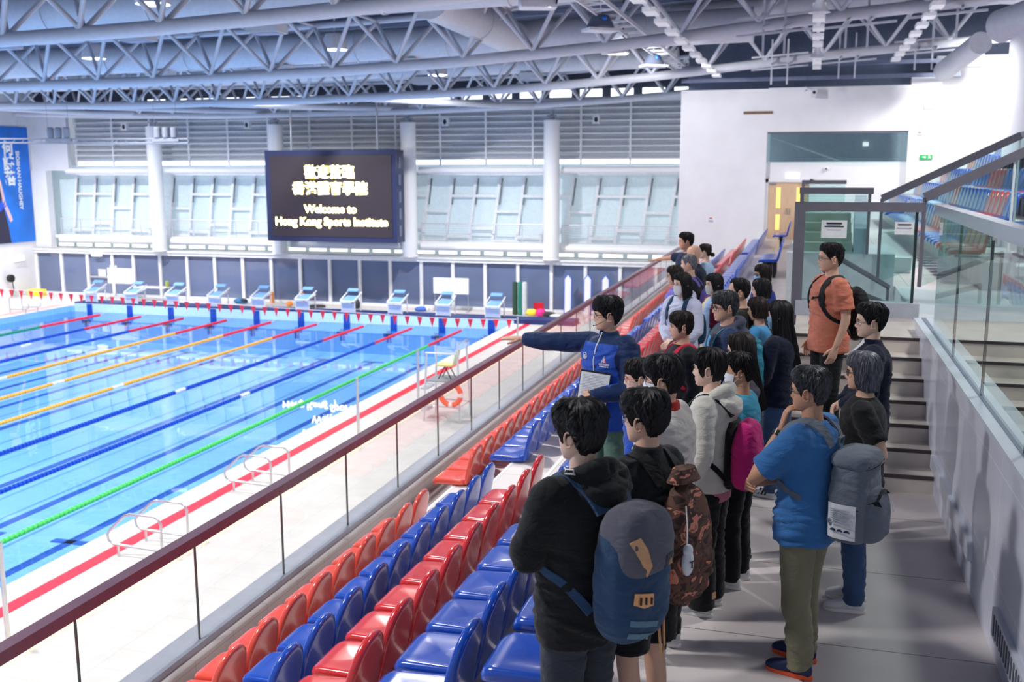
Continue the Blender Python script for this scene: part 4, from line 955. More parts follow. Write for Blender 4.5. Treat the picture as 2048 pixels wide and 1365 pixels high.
for x, z, w, lab in ((3.78,3.98,.36,'white safety notice with a red mark on the end wall pier'),(-3.78,.72,.36,'pale safety notice with a red mark low on the bright end wall')):
    notice(x, EY-.01, z, w, .30, lab, [(.06,.3,.05,'red'),(-.04,.5,.03,'blue'),(-.09,.6,.02,'grey')])
cm = empty('security_camera', (-.05,EY-.25,5.55), 0, 'white security camera on a bracket near the top of the end wall', 'camera')
mb = MB(); mb.tube([(-.35,.25,.1),(-.32,.05,.2),(-.15,0,.12),(0,0,.1)], .04, 8); mb.build('arm', m_tray, cm)
mb = MB(); mb.plate([(-.1,-.16),(.1,-.16),(.1,.16),(-.1,.16)], (0,.1,0), (1,0,0), (0,0,1), .3, .03); mb.build('housing', m_tray, cm)
mb = MB(); mb.lathe([(.05,0),(.06,.02),(.02,.04)], 12); mb.v = [(v[0], -.2-v[2], v[1]) for v in mb.v]; mb.build('lens', BLACK, cm)
dm = empty('dome_camera', (.52,EY+.2,2.72), 0, 'small white dome camera between the doors and the gallery', 'camera')
mb = MB(); mb.lathe([(.07,.06),(.1,.03),(.1,-.02),(.02,-.06)], 14); mb.build('dome', WHITE, dm); mb = MB(); mb.ball((.0,-.09,.0), .035); mb.build('lens', BLACK, dm)
for (x, z) in ((2.05,3.7),):
    wallbox('gallery_light', x, z, .22, .16, mat('sign_glow', (1,1,1), .4, emit=(1,1,1), estr=.7), 'small lit fitting seen through the gallery glass', 'lamp', y=EY+3.15)
# ------------------------------------------------------------------ people
def skinmat(n, c): return mat(n, c, .48, spec=.35, var=.05, nscale=14)
M_SKIN = skinmat('skin', s2l(222,176,150)); M_SKIN2 = skinmat('skin_tan', s2l(196,146,118)); M_SKIN3 = skinmat('skin_pale', s2l(232,192,170))
M_LIP = mat('lips', s2l(198,134,118), .45); M_EYEW = mat('eye_white', (.55,.53,.51), .45); M_IRIS = mat('iris_dark', (.015,.01,.008), .2)
M_HAIRB = mat('hair_black', (.011,.010,.012), .56, spec=.3, var=.3, nscale=30)
M_HAIRDB = mat('hair_dark_brown', (.022,.014,.012), .54, spec=.3, var=.3, nscale=30)
M_HAIRG = mat('hair_grey_mix', (.05,.05,.056), .42, spec=.4, var=.75, nscale=26, stretch=(5,5,.8))
M_HAIRS = mat('hair_silver', (.14,.14,.165), .42, spec=.4, var=.7, nscale=24, stretch=(6,6,.8))
M_HAIRW = mat('hair_white_stubble', (.30,.27,.26), .6, var=.3, nscale=40)
M_BROW = mat('brow', (.02,.015,.014), .6)
def cloth(name, rgb, bump=.25, var=.07, rough=.8, bs=220):
    """woven cloth: fine weave over soft stretched creases"""
    m = mat(name, s2l(*rgb), rough, spec=.2, var=var, nscale=6, bump=bump, bscale=bs, dist=.003, sheen=.12)
    nt = m.node_tree; N = nt.nodes; L = nt.links
    if 'creases' in N: return m
    tc = next(n for n in N if n.type == 'TEX_COORD'); mp = N.new('ShaderNodeMapping'); mp.inputs['Scale'].default_value = (4.5, 4.5, 9.0); L.new(tc.outputs['Object'], mp.inputs[0])
    nz = N.new('ShaderNodeTexNoise'); nz.name = 'creases'; nz.inputs['Scale'].default_value = 1.6; nz.inputs['Detail'].default_value = 3; nz.inputs['Distortion'].default_value = 1.6; L.new(mp.outputs[0], nz.inputs['Vector'])
    b2 = N.new('ShaderNodeBump'); b2.inputs['Strength'].default_value = .38; b2.inputs['Distance'].default_value = .035; L.new(nz.outputs['Fac'], b2.inputs['Height'])
    b1 = next(n for n in N if n.type == 'BUMP' and n is not b2 and n != b2); L.new(b2.outputs[0], b1.inputs['Normal'])
    return m

def remesh(mb, voxel, smooth=5, wr=0.0, seed=0, zlo=0, zhi=9):
    """voxel union of overlapping tubes into one continuous skin, softened, with fabric folds pressed in"""
    me = bpy.data.meshes.new('tmp'); me.from_pydata(mb.v, [], mb.f); me.update()
    bm = bmesh.new(); bm.from_mesh(me); bmesh.ops.recalc_face_normals(bm, faces=bm.faces); bm.to_mesh(me); bm.free()
    o = bpy.data.objects.new('tmp', me); COL.objects.link(o)
    r = o.modifiers.new('r', 'REMESH'); r.mode = 'VOXEL'; r.voxel_size = voxel
    s = o.modifiers.new('s', 'SMOOTH'); s.factor = .5; s.iterations = smooth
    dg = bpy.context.evaluated_depsgraph_get(); ev = o.evaluated_get(dg); m2 = bpy.data.meshes.new_from_object(ev)
    n = len(m2.vertices); co = np.empty(n*3, np.float32); m2.vertices.foreach_get('co', co); co = co.reshape(-1,3)
    no = np.empty(n*3, np.float32); m2.vertices.foreach_get('normal', no); no = no.reshape(-1,3)
    if wr:
        x, y, z = co[:,0], co[:,1], co[:,2]; k = seed*1.7
        a = np.sin(17*x+9*np.sin(6*z+k)+k)*.5+np.sin(14*y-7*np.sin(8*z+k*2))*.5
        f = np.sin(34*z+3.5*a+5*np.sin(5*x+3*y+k)+k)*.55 + np.sin(55*z+22*x-18*y+4*a+2*k)*.3
        f = np.sign(f)*np.abs(f)**.8*(.55+.45*np.sin(7*z+5*x-4*y+k*3))
        co = co+no*(1.45*wr*f)[:,None]
    polys = [tuple(p.vertices) for p in m2.polygons]
    bpy.data.objects.remove(o); bpy.data.meshes.remove(me); bpy.data.meshes.remove(m2)
    out = MB(); out.v = [tuple(map(float,p)) for p in co]; out.f = polys; out.m = [0]*len(polys); return out

def ering(c, rx, ry, n=18, p=2.3, ax=(1,0,0), ay=(0,1,0)):
    c = Vector(c); ax = Vector(ax); ay = Vector(ay); r = []
    for k in range(n):
        t = 2*PI*k/n; cx, sx = math.cos(t), math.sin(t)
        r.append(c+ax*(rx*math.copysign(abs(cx)**(2/p), cx))+ay*(ry*math.copysign(abs(sx)**(2/p), sx)))
    return r
def limb(mb, pts, rad, n=14, sub=4):
    """smoothly bent tapering limb"""
    P = [Vector(p) for p in pts]; pp = []; rr = []
    for i in range(len(P)-1):
        p0 = P[max(i-1,0)]; p1 = P[i]; p2 = P[i+1]; p3 = P[min(i+2,len(P)-1)]
        for k in range(sub):
            t = k/sub
            q = .5*((2*p1)+(p2-p0)*t+(2*p0-5*p1+4*p2-p3)*t*t+(-p0+3*p1-3*p2+p3)*t**3)
            q = q.lerp(p1.lerp(p2, t), .45)
            pp.append(q); rr.append(rad[i]+(rad[i+1]-rad[i])*t)
    pp.append(P[-1]); rr.append(rad[-1]); mb.tube(pp, rr, n); return pp

# ---- head
HZ = np.array([-.118,-.114,-.105,-.09,-.07,-.045,-.02,0,.02,.045,.07,.09,.106,.114,.118])
HW = np.array([0,.022,.040,.0525,.0625,.0705,.0750,.0768,.0772,.0755,.0695,.0590,.0415,.022,0])
HF = np.array([.045,.066,.078,.0815,.0835,.0855,.0865,.0865,.0905,.0895,.081,.066,.042,.018,-.012])
HB = np.array([-.045,-.012,.018,.046,.069,.087,.097,.102,.103,.100,.092,.079,.058,.035,.012])
def hsec(z, a, off=0):
    """head outline: height z, angle a (0 = face, positive = person's right side)"""
    w = np.interp(z, HZ, HW)+off; f = np.interp(z, HZ, HF)+off; b = np.interp(z, HZ, HB)+off
    mid = (f-b)/2; hl = (f+b)/2; s, c = math.sin(a), math.cos(a); q = .92
    return w*math.copysign(abs(s)**q, s), mid+hl*math.copysign(abs(c)**q, c)
def gs(x, s): return math.exp(-(x/s)**2)
def facey(x, z):
    d = 0
    t = (z+.038)/.05                                      # nose ridge from brow to tip
    if -.052 < z < .02:
        amp = float(np.interp(z, [-.052,-.044,-.036,-.02,0,.02], [0,.013,.021,.014,.006,.001])); sg = float(np.interp(z, [-.052,-.036,-.01,.02], [.017,.0135,.010,.010]))
        d += amp*gs(x, sg)
    d -= .0075*(gs(abs(x)-.032, .017)*gs(z-.001, .012)); d += .003*gs(z-.022, .008)*gs(abs(x)-.03,.03)
    d += .006*gs(x, .021)*gs(z+.0665, .0065)+.0055*gs(x,.019)*gs(z+.0795,.0065)-.0035*gs(x,.024)*gs(z+.0730,.0028)
    d += .004*gs(x, .02)*gs(z+.104, .012)-.003*gs(x,.03)*gs(z+.091,.006)
    return d
def head_mb(skin_i=0, lip_i=1, eye_i=2, iris_i=3, brow_i=4, ears=True, hi=True):
    mb = MB(); nz, na = (46, 60) if hi else (34, 44); rings = []
    for i in range(nz+1):
        u = i/nz; z = .1178*math.cos(PI*u); z = max(-.1178, min(.1178, z)); ring = []
        if .12 < u < .93: z = .1178-.2356*((u-.12)/.81*.90+.05) if False else z
        for k in range(na):
            t = 2*PI*k/na; a = t-.42*math.sin(t)          # denser at the front
            x, y = hsec(z, a)
            if y > .02: y += facey(x, z)*min(1, (y-.02)/.03)
            ring.append((x, y, z))
        rings.append(ring)
    mb.loft(rings, True, True, skin_i)
    for fi, f in enumerate(mb.f):                         # lips
        c = [sum(mb.v[i][j] for i in f)/len(f) for j in range(3)]
        if abs(c[0]) < .022-.3*abs(c[2]+.073) and -.084 < c[2] < -.063 and c[1] > .05: mb.m[fi] = lip_i
    for s in (-1,1):
        mb.ball((s*.0315,.0735,.001), .0125, .0100, .0058, 12, 8, eye_i)
        mb.ball((s*.0315,.0815,.001), .0060, .0040, .0052, 10, 6, iris_i)
        mb.tube([(s*.0165,.0835,-.001),(s*.024,.0865,.0065),(s*.034,.0858,.0075),(s*.045,.0800,.001)], [.0010,.0017,.0018,.001], 5, mi=brow_i)
        mb.tube([(s*.015,.0905,.0175),(s*.027,.0925,.0225),(s*.038,.089,.0225),(s*.050,.080,.016)], [.0018,.0032,.0030,.0012], 6, mi=brow_i, flat=.7)
        if ears:
            ew = .0775; E = []
            for k in range(15):
                t = -2.3+4.3*k/14; E.append((s*(ew+.010+.006*math.cos(t*.5)), -.016+.018*math.cos(t)-.004, -.010+.031*math.sin(t)))
            mb.tube(E, [.0035]+[.0048]*13+[.004], 7, mi=skin_i)
            mb.ball((s*(ew+.002),-.018,-.012), .0105, .0175, .028, 12, 8, skin_i)
            mb.ball((s*(ew+.008),-.010,-.038), .006, .009, .010, 8, 6, skin_i)
    return mb

# ---- hair: shell grown on the head outline plus loose locks
def hair_mb(style, seed=1, thick=.02, locks=160, mess=.5, lw=.013):
    R = random.Random(seed); mb = MB()
    A = {'short': ([0,30,52,62,78,92,108,125,150,180], [.060,.062,.050,.030,-.022,.006,.012,-.045,-.075,-.080]),
         'mop':   ([0,30,52,62,78,92,108,125,150,180], [.030,.032,.030,.012,-.026,.000,-.004,-.058,-.086,-.090]),
         'fringe':([0,30,52,62,78,92,108,125,150,180], [.034,.036,.034,.020,-.020,.004,.008,-.050,-.078,-.082]),
         'crop':  ([0,30,52,62,78,92,108,125,150,180], [.068,.066,.048,.032,-.012,.010,.014,-.035,-.065,-.070]),
         'reced': ([0,18,40,55,64,78,92,108,125,150,180], [.078,.088,.098,.066,.035,-.015,.010,.014,-.040,-.070,-.075]),
         'bob':   ([0,30,48,58,75,100,140,180], [.045,.045,.035,-.02,-.100,-.118,-.118,-.115]),
         'bobs':  ([0,30,48,58,75,100,140,180], [.040,.042,.035,-.01,-.075,-.085,-.095,-.095]),
         'pixie': ([0,30,50,62,78,95,112,130,180], [.040,.035,.02,-.02,-.055,.004,-.045,-.088,-.098]),
         'long':  ([0,30,48,60,75,100,140,180], [.055,.052,.040,-.05,-.36,-.42,-.44,-.43]),
         'tied':  ([0,30,52,62,78,92,108,125,150,180], [.064,.062,.050,.030,-.010,.010,.004,-.045,-.070,-.070])}[style]
    hang = style in ('bob','bobs','long')
    zb = lambda a: float(np.interp(abs(math.degrees(a)), A[0], A[1]))
    jit = [R.uniform(-1,1) for _ in range(72)]
    def P(a, k, lift=0):
        """k 0 at the whorl .. 1 at the hair's edge"""
        a = math.atan2(math.sin(a), math.cos(a)); b = zb(a)
        top = .118; z = top-(top-b)*(1-math.cos(min(k,1)*PI/2))**.9 if k < 1 else b-(k-1)*.05
        zz = min(top, z); taper = 1.0 if hang and abs(a) > 1.1 else max(.16, 1-.86*max(0,(k-.50)/.50)**1.25)
        side = .62+.38*gs(abs(a)-0, 1.3) if not hang else .85
        vol = .75+.25*max(0, z/.118)
        off = thick*taper*(side if z < .06 else 1)*vol+lift
        off += .12*thick*math.sin(5*a+seed)*math.sin(7*k+seed*.7)+.08*thick*math.sin(11*a+2*seed+3*k)
        hz = max(zz, -.030) if hang else zz
        if hang and zz < -.03: hz = -.030+.0*zz
        x, y = hsec(hz, a, off)
        if hang and zz < -.03:
            d = -.03-zz
            if style == 'long': y -= .16*d*max(0,-math.cos(a))+.02*d; x *= 1+.35*min(d,.2)
            else: x *= 1-.6*max(0, d-.05); y *= 1-.5*max(0, d-.05)
        cx, cy = hsec(.1175, a, off*.2)
        return Vector((x, y, z+off*(.9 if z > .05 else .0)*max(0,(z-.05)/.068) ))
    na, nk = 64, 18; rings = []
    for i in range(1, nk+1):
        k = i/nk; rings.append([P(-PI+2*PI*j/na, k if i < nk else 1+.012*jit[j % 72]*mess) for j in range(na)])
    inner = []
    for j in range(na):
        a = -PI+2*PI*j/na; p = P(a, 1); 
        q = Vector((p.x*.86, p.y*.86 if p.y < 0 else p.y*.93, p.z+.006)); inner.append(q)
    rings.append(inner); mb.loft(rings, True, False)
    pole = sum((p for p in rings[0]), Vector())/na; pole.z += .002
    o = len(mb.v); mb.v.append(tuple(pole)); 
    for j in range(na): mb.f.append((j, (j+1)%na, o)); mb.m.append(0)
    # locks
    for q in range(locks):
        a0 = R.uniform(-PI, PI); k0 = R.uniform(.04, .75)**.8; ln = R.uniform(.25, .55) if not hang else R.uniform(.4,.8); k1 = min(k0+ln, 1.0+R.uniform(0,.12)*mess)
        sw = R.uniform(-.6,.6)*mess+.25*mess; w = lw*R.uniform(.6,1.25); pts = []; n = 6
        for i in range(n):
            t = i/(n-1); k = k0+(k1-k0)*t; a = a0+sw*t*t
            pts.append(P(a, max(.03,k), .0045*math.sin(PI*min(1,t*1.15))*(.6+mess*1.3)-.003*(1-t)+(.006*mess*t*R.uniform(0,1) if k > .9 else 0)))
        for i in range(n):
            pass
        vs = []; 
        for i in range(n):
            d = (pts[min(i+1,n-1)]-pts[max(i-1,0)]); c = pts[i]; out = Vector((c.x, c.y, max(0,c.z)*.8)).normalized(); sd = d.cross(out).normalized()
            t = i/(n-1); ww = w*.5*(math.sin(PI*(.12+.88*t))**.6 if t < .97 else .08)
            vs += [c-sd*ww-out*.002, c+out*(.0035+.2*ww), c+sd*ww-out*.002]
        fs = []
        for i in range(n-1):
            b = i*3; fs += [(b,b+1,b+4,b+3),(b+1,b+2,b+5,b+4)]
        mb.add(vs, fs)
    return mb

# ---- hands
def hand_mb(mb, W, D, N, side, pose='relaxed', sc=1.0, mi=0):
    """W wrist, D along the hand, N out of the back of the hand; side +1 thumb towards D x N"""
    W = Vector(W); D = Vector(D).normalized(); N = Vector(N); N = (N-D*N.dot(D)).normalized(); T = D.cross(N)*side
    def ring(c, rx, ry): return ering(c, rx*sc, ry*sc, 12, 2.4, T, N)
    mb.loft([ring(W-D*.02*sc,.026,.019), ring(W+D*.01*sc,.027,.018), ring(W+D*.045*sc,.036,.0155), ring(W+D*.08*sc,.040,.014), ring(W+D*.098*sc,.037,.011)], mi=mi)
    curl = {'flat':(.06,.10,.08),'relaxed':(.35,.45,.3),'grip':(1.15,1.35,.7),'chin':(.55,.9,.4)}[pose]
    for k, (off, l, r) in enumerate(((.027,.072,.0088),(.009,.080,.0090),(-.010,.075,.0086),(-.028,.060,.0078))):
        p = W+(D*.093+T*off-N*.001)*sc; d = (D+T*off*(1.6 if pose == 'flat' else .6)).normalized(); pts = [p-d*.012*sc, p]; seg = (l*.45,l*.31,l*.24)
        for c, s in zip(curl, seg):
            c2 = c*(1+.08*(k-1.5)); d = (d*math.cos(c2)-N*math.sin(c2)*(1) ).normalized() if True else d
            pts.append(pts[-1]+d*s*sc)
        R = r*sc; mb.tube(pts, [R*1.02,R*1.05,R*1.0,R*.92,R*.62], 8, mi=mi)
    p = W+(D*.028+T*.026-N*.004)*sc; d = (D*.72+T*.62-N*(.25 if pose != 'grip' else .6)).normalized(); pts = [p-d*.012*sc, p+d*.03*sc]
    d2 = (d+D*.45-T*.15-N*(.1 if pose != 'grip' else .5)).normalized(); pts += [pts[-1]+d2*.03*sc]; pts += [pts[-1]+(d2+D*.2).normalized()*.026*sc]
    mb.tube(pts, [.0125*sc,.0118*sc,.0105*sc,.0065*sc], 8, mi=mi)

# ---- arms: joint positions for H = 1.72 in the person's own frame (x right, y forward, z up)
ARM = {'down': ((.245,-.035,1.115),(.250,.045,.870)), 'pocket': ((.265,-.085,1.125),(.205,.055,.900)),
       'fold': ((.240,.070,1.120),(-.010,.205,1.120)), 'clasp': ((.240,.020,1.100),(.045,.185,.985)),
       'strap': ((.250,.030,1.120),(.135,.165,1.265)), 'chin': ((.205,.175,1.135),(.085,.175,1.395)),
       'support': ((.235,.050,1.110),(-.075,.215,1.075)), 'behind': ((.262,-.110,1.120),(.120,-.190,.960)),
       'point': ((.330,.245,1.390),(.395,.480,1.405)), 'clip': ((.250,.040,1.090),(.075,.225,1.060))}
def person(name_label, pos, yaw, H=1.70, head=0, nod=0, tilt=0, girth=1.0, skin=None, hair=('short',M_HAIRB,1), hthick=.02, locks=140, mess=.5,
           top=None, bottom=None, shoes=None, arms=('down','down'), hands=('relaxed','relaxed'), glasses=None, mask=None, vox=.014, stance=.0, hem=None, armpts=None, legs_skin=False, group=None, lw=.013, lean=0, near=True):
    """builds one person; pos = (x, y, floor), yaw/head = compass headings in degrees of body and face"""
    s = H/1.72; skin = skin or M_SKIN
    root = empty('person', pos, math.radians(yaw)-PI/2, name_label, 'person', group)
    S = lambda p: Vector((p[0], p[1], p[2]))*s
    LE = lambda z: lean*max(0, z-.9)                     # forward lean of the upper body
    sh = {1:(.178*girth,-.005+LE(1.37),1.375), -1:(-.178*girth,-.005+LE(1.37),1.375)}
    joints = {}
    for i, sd in enumerate((-1, 1)):                     # arms[0] = left, arms[1] = right
        if armpts and armpts[i]: e, w = armpts[i]
        else:
            e, w = ARM[arms[i]]; e = (e[0]*sd*(.6+.4*girth), e[1]+LE(e[2]), e[2]); w = (w[0]*sd, w[1]+LE(w[2]), w[2])
        joints[sd] = (e, w)
    # trunk rings
    def trunk(off, z0, z1, gy=1.0):
        Z = [(.76,.160,.108),(.84,.168,.115),(.92,.166,.114),(1.0,.156,.108),(1.08,.150,.104),(1.17,.158,.109),(1.26,.170,.113),(1.33,.176,.108),(1.385,.150,.092),(1.425,.092,.068),(1.452,.060,.058)]
        zs = sorted(set([z0,z1]+[z for z,_,_ in Z if z0 < z < z1])); out = []
        for z in zs:
            rx = np.interp(z,[q[0] for q in Z],[q[1] for q in Z]); ry = np.interp(z,[q[0] for q in Z],[q[2] for q in Z])
            k = 1 if z < 1.36 else max(.35, 1-(z-1.36)*7)
            out.append(ering(S((0,-.006+LE(z),z)), (rx*girth+off*k)*s, (ry*girth*gy+off*k)*s, 22))
        return out
    # head frame
    hd = Matrix.Rotation(math.radians(head-yaw), 4, 'Z') @ Matrix.Rotation(math.radians(-nod), 4, 'X') @ Matrix.Rotation(math.radians(tilt), 4, 'Y')
    hs = s*.99
    hm = Matrix.Translation(S((0,.016+LE(1.6),1.603))) @ hd @ Matrix.Scale(hs, 4)
    # body: one skin from neck to ankles
    b = MB(); b.loft(trunk(-.012, .80, 1.44))
    neck_t = hm @ Vector((0,-.028,-.055))
    b.tube([S((0,-.012+LE(1.38),1.37)), S((0,-.014+LE(1.44),1.44)), S((0,-.006+LE(1.5),1.50)), neck_t], [.075*s,.060*s,.0545*s,.056*s], 16)
    for sd in (-1,1):
        e, w = joints[sd]; limb(b, [S((sh[sd][0]*.8,sh[sd][1],1.37)), S(sh[sd]), S(e), S(w)], [.05*s,.050*s,.040*s,.027*s])
    foot = {}
    for sd in (-1,1):
        fy = stance*sd; foot[sd] = (sd*.105, fy, .085)
        limb(b, [S((sd*.085,0,.84)), S((sd*.098,.012+fy*.5,.47)), S((sd*.10,-.012+fy*.9,.30)), S((foot[sd][0],fy-.02,.085))], [.085*s,.056*s,.052*s,.040*s])
    body = remesh(b, vox if near else .018, 4)
    hb = head_mb(hi=near, ears=not (hair and hair[0] in ('bob','bobs','long'))); 
    body.add([tuple(hm @ Vector(v)) for v in hb.v], hb.f); body.m[-len(hb.f):] = hb.m
    for i, sd in enumerate((-1,1)):
        e, w = Vector(joints[sd][0]), Vector(joints[sd][1]); d = (w-e).normalized()
        pose = hands[i]
        if pose is None: continue
        if isinstance(pose, tuple): pose, Dv, Nv = pose
        else:
            Dv = d; Nv = Vector((sd,0,0)) if abs(d.z) > .7 else (Vector((0,1,.3)) if abs(d.x) > .5 else Vector((sd*.3,0,1)))
        hand_mb(body, S(w), Dv, Nv, 1 if (Vector(Dv).cross(Vector(Nv))).dot(Vector((-sd,0.6,0.8))) > 0 else -1, pose, s)
    body.build('body', [skin, M_LIP, M_EYEW, M_IRIS, M_BROW], root, angle=60)
    # hair
    if hair:
        h = hair_mb(hair[0], hair[2], hthick, locks, mess, lw); h.v = [tuple(hm @ Vector(v)) for v in h.v]; h.build('hair', hair[1], root, angle=50)
    P = dict(root=root, s=s, hm=hm, S=S, joints=joints, yaw=yaw, LE=LE)
    # upper garment
    if top:
        kind, m = top[0], top[1]; o = dict(off=.020, hem=.80, sl='long', wr=.0045, hood=False, collar=False, sr=.0); o.update(top[2] if len(top) > 2 else {})
        g = MB(); g.loft(trunk(o['off'], o['hem'], 1.448 if not o['collar'] else 1.44, 1.05))
        for sd in (-1,1):
            e, w = joints[sd]; e = Vector(e); w = Vector(w); a = S((sh[sd][0]*.62,sh[sd][1],1.372)); q = o['sr']
            if o['sl'] == 'long': limb(g, [a, S(sh[sd]), S(e), S(e.lerp(w,.55)), S(e.lerp(w,.97))], [.07*s,(.068+q)*s,(.056+q)*s,(.050+q)*s,(.038+q*.6)*s], 16)
            elif o['sl'] == 'short':
                t = Vector(sh[sd]).lerp(e, .74); limb(g, [a, S(sh[sd]), S(t)], [.07*s,(.068+q)*s,(.070+q)*s], 16)
        g0 = None
        if o['hood']:
            g0 = MB(); g0.v = list(g.v); g0.f = list(g.f); g0.m = list(g.m)
            y0 = LE(1.43); pts = []
            for k in range(17):
                t = 2*PI*k/16; pts.append(S((.088*math.sin(t), -.018+y0-.082*math.cos(t)*1.05-.012, 1.452+.030*math.cos(t))))
            g.tube(pts, [(.030+.022*max(0,math.cos(2*PI*k/16)))*s for k in range(17)], 10)
            c = S((0,-.135+y0,1.385)); g.loft([ering(c+Vector((0,.045*s,.055*s)),.10*s,.05*s), ering(c+Vector((0,.0,.03*s)),.118*s,.062*s), ering(c+Vector((0,-.012*s,-.035*s)),.098*s,.055*s), ering(c+Vector((0,.01*s,-.10*s)),.05*s,.035*s)])
        if o['collar']:
            y0 = LE(1.45); g.loft([ering(S((0,-.012+y0,1.415)),.082*s,.075*s), ering(S((0,-.010+y0,1.45)),.072*s,.070*s), ering(S((0,-.006+y0,1.482)),.069*s,.068*s)])
        gm = remesh(g, vox, 5, o['wr']*s, seed=int(abs(pos[0]*31+pos[1]*17)) % 50); P['base'] = remesh(g0, .02, 4) if g0 else gm
        P['top'] = gm; P['topobj'] = gm.build(kind, o.get('mats', m), root, angle=180) if not o.get('paint') else None
        if o.get('paint'):
            fn, ms = o['paint']
            for i, f in enumerate(gm.f):
                c = sum((Vector(gm.v[j]) for j in f), Vector())/len(f)/s; gm.m[i] = fn(c.x, c.y-LE(c.z), c.z)
            P['topobj'] = gm.build(kind, ms, root, angle=180)
    # lower garment
    if bottom:
        kind, m = bottom[0], bottom[1]; o = dict(r=.0, wr=.005, ln='long', hipoff=.012); o.update(bottom[2] if len(bottom) > 2 else {})
        g = MB(); g.loft(trunk(o['hipoff'], .80, 1.02))
        for sd in (-1,1):
            fy = foot[sd][1]; q = o['r']
            if o['ln'] == 'long': limb(g, [S((sd*.088,0,.88)), S((sd*.092,0,.80)), S((sd*.100,.012+fy*.5,.47)), S((sd*.102,-.008+fy*.9,.25)), S((foot[sd][0],fy-.012,.055))], [.092*s,(.096+q)*s,(.073+q)*s,(.068+q)*s,(.062+q)*s], 16)
            elif o['ln'] == 'short': limb(g, [S((sd*.088,0,.88)), S((sd*.092,0,.80)), S((sd*.104,.01+fy*.4,.50))], [.092*s,(.10+q)*s,(.100+q)*s], 16)
            elif o['ln'] == 'skirt': pass
        gm = remesh(g, vox, 5, o['wr']*s, seed=int(abs(pos[0]*13+pos[1]*7)) % 50+3); P['bottom'] = gm
        P['botobj'] = gm.build(kind, m, root, angle=180)
    if shoes:
        mu, ms = shoes[0], shoes[1]
        for sd in (-1,1):
            fx, fy = foot[sd][0], foot[sd][1]; sh_ = MB(); f = lambda y, z, x=0: S((fx+x*sd, fy+y, z))
            sh_.loft([ering(f(-.085,.050),.010*s,.022*s,14,2.2,(1,0,0),(0,0,1))]+[ering(f(y, zc_, x),rx*s,rz*s,14,2.4,(1,0,0),(0,0,1)) for y,zc_,rx,rz,x in ((-.075,.055,.028,.040,0),(-.04,.066,.035,.050,0),(.0,.070,.037,.052,0),(.04,.060,.039,.042,.004),(.09,.048,.043,.032,.008),(.135,.042,.042,.026,.008),(.165,.036,.030,.020,.006),(.178,.032,.012,.010,.004))])
            ob = sh_.build('shoe', mu, root, angle=70)
            so = MB(); ol = [(.034*math.cos(t)*(1+.30*max(0,math.sin(t)))+.006*max(0,math.sin(t)), .045+.140*math.sin(t)) for t in np.linspace(0,2*PI,25)[:-1]]
            so.plate([(x*s*1.05*1, y*s*.98) for x,y in ol], S((fx,fy,0)), (sd,0,0), (0,1,0), .028*s, .005)
            if sd < 0: so.v = [(v[0], v[1], abs(v[2]) if v[2] < 0 else v[2]) for v in so.v]
            so.build('sole', ms, ob, angle=60)
            if len(shoes) > 2:
                la = MB()
                for k in range(3): la.tube([f(-.005+.028*k,.083-.008*k,.030),f(.0+.028*k,.122-.018*k,0),f(-.005+.028*k,.083-.008*k,-.030)], .004*s, 5)
                la.build('laces', shoes[2], ob)
    if glasses:
        g = MB()
        for sd in (-1,1):
            c = Vector((sd*.033,.094,-.002)); pts = []
            for k in range(17):
                t = 2*PI*k/16; cx, cz = math.cos(t), math.sin(t)
                pts.append(hm @ Vector((c.x+.024*math.copysign(abs(cx)**.75,cx), c.y-abs(c.x+.024*cx)**2*4.0, c.z+.0195*math.copysign(abs(cz)**.75,cz))))
            g.tube(pts, .0020*s, 6, up=(0,1,0))
            g.tube([hm @ Vector(p) for p in ((sd*.057,.081,.004),(sd*.074,.055,.004),(sd*.081,.02,.002),(sd*.083,-.008,-.002),(sd*.081,-.02,-.012))], .0022*s, 6)
        g.tube([hm @ Vector(p) for p in ((-.010,.094,.002),(0,.097,.004),(.010,.094,.002))], .002*s, 6)
        go = g.build('glasses', glasses[0], root, angle=60)
        if len(glasses) > 1:
            l = MB()
            for sd in (-1,1): l.add([tuple(hm @ Vector((sd*.033+.0225*math.cos(t), .0935-abs(sd*.033+.0225*math.cos(t))**2*4.0, -.002+.018*math.sin(t)))) for t in np.linspace(0,2*PI,17)[:-1]], [tuple(range(16))])
            l.build('lens', glasses[1], go)
    if mask:
        mk = MB(); na, nz = 17, 9; rings = []
        for i in range(nz):
            z = -.012-.108*i/(nz-1); row = []
            for k in range(na):
                a = math.radians(-72+144*k/(na-1)); zz = z+ .010*abs(math.sin(a))*(1 if i < 4 else -.6 if False else 1)-.0
                zz = max(-.116, zz-.010*abs(math.sin(a))*1.0); x, y = hsec(max(zz,-.104), a, .0065); y += max(0, facey(x, zz))*.75+.004*gs(x,.03)
                row.append(tuple(hm @ Vector((x, y+.006*gs(i-4,2.5)*gs(x,.04), zz))))
            rings.append(row)
        mk.loft(rings, False, False); mo = mk.build('face_mask', mask, root, angle=180)
        for sd in (-1,1):
            l = MB()
            for z0 in (-.03,-.09):
                x, y = hsec(z0, sd*math.radians(72), .006); l.tube([hm @ Vector((x,y,z0)), hm @ Vector((sd*.080,.012,(z0-.02)/2)), hm @ Vector((sd*.090,-.030,-.010))], .0016, 5)
            l.build('ear_loop', M_STRAPW, mo)
    return P
M_STRAPW = mat('mask_elastic', (.8,.8,.82), .7)
M_LENS = glass('spectacle_lens', (.92,.93,.95), .7)
def on_person(P, name, label, cat):
    """a top-level thing that sits in the person's own frame (bag, clipboard)"""
    r = P['root']; return empty(name, r.location, r.rotation_euler.z, label, cat)
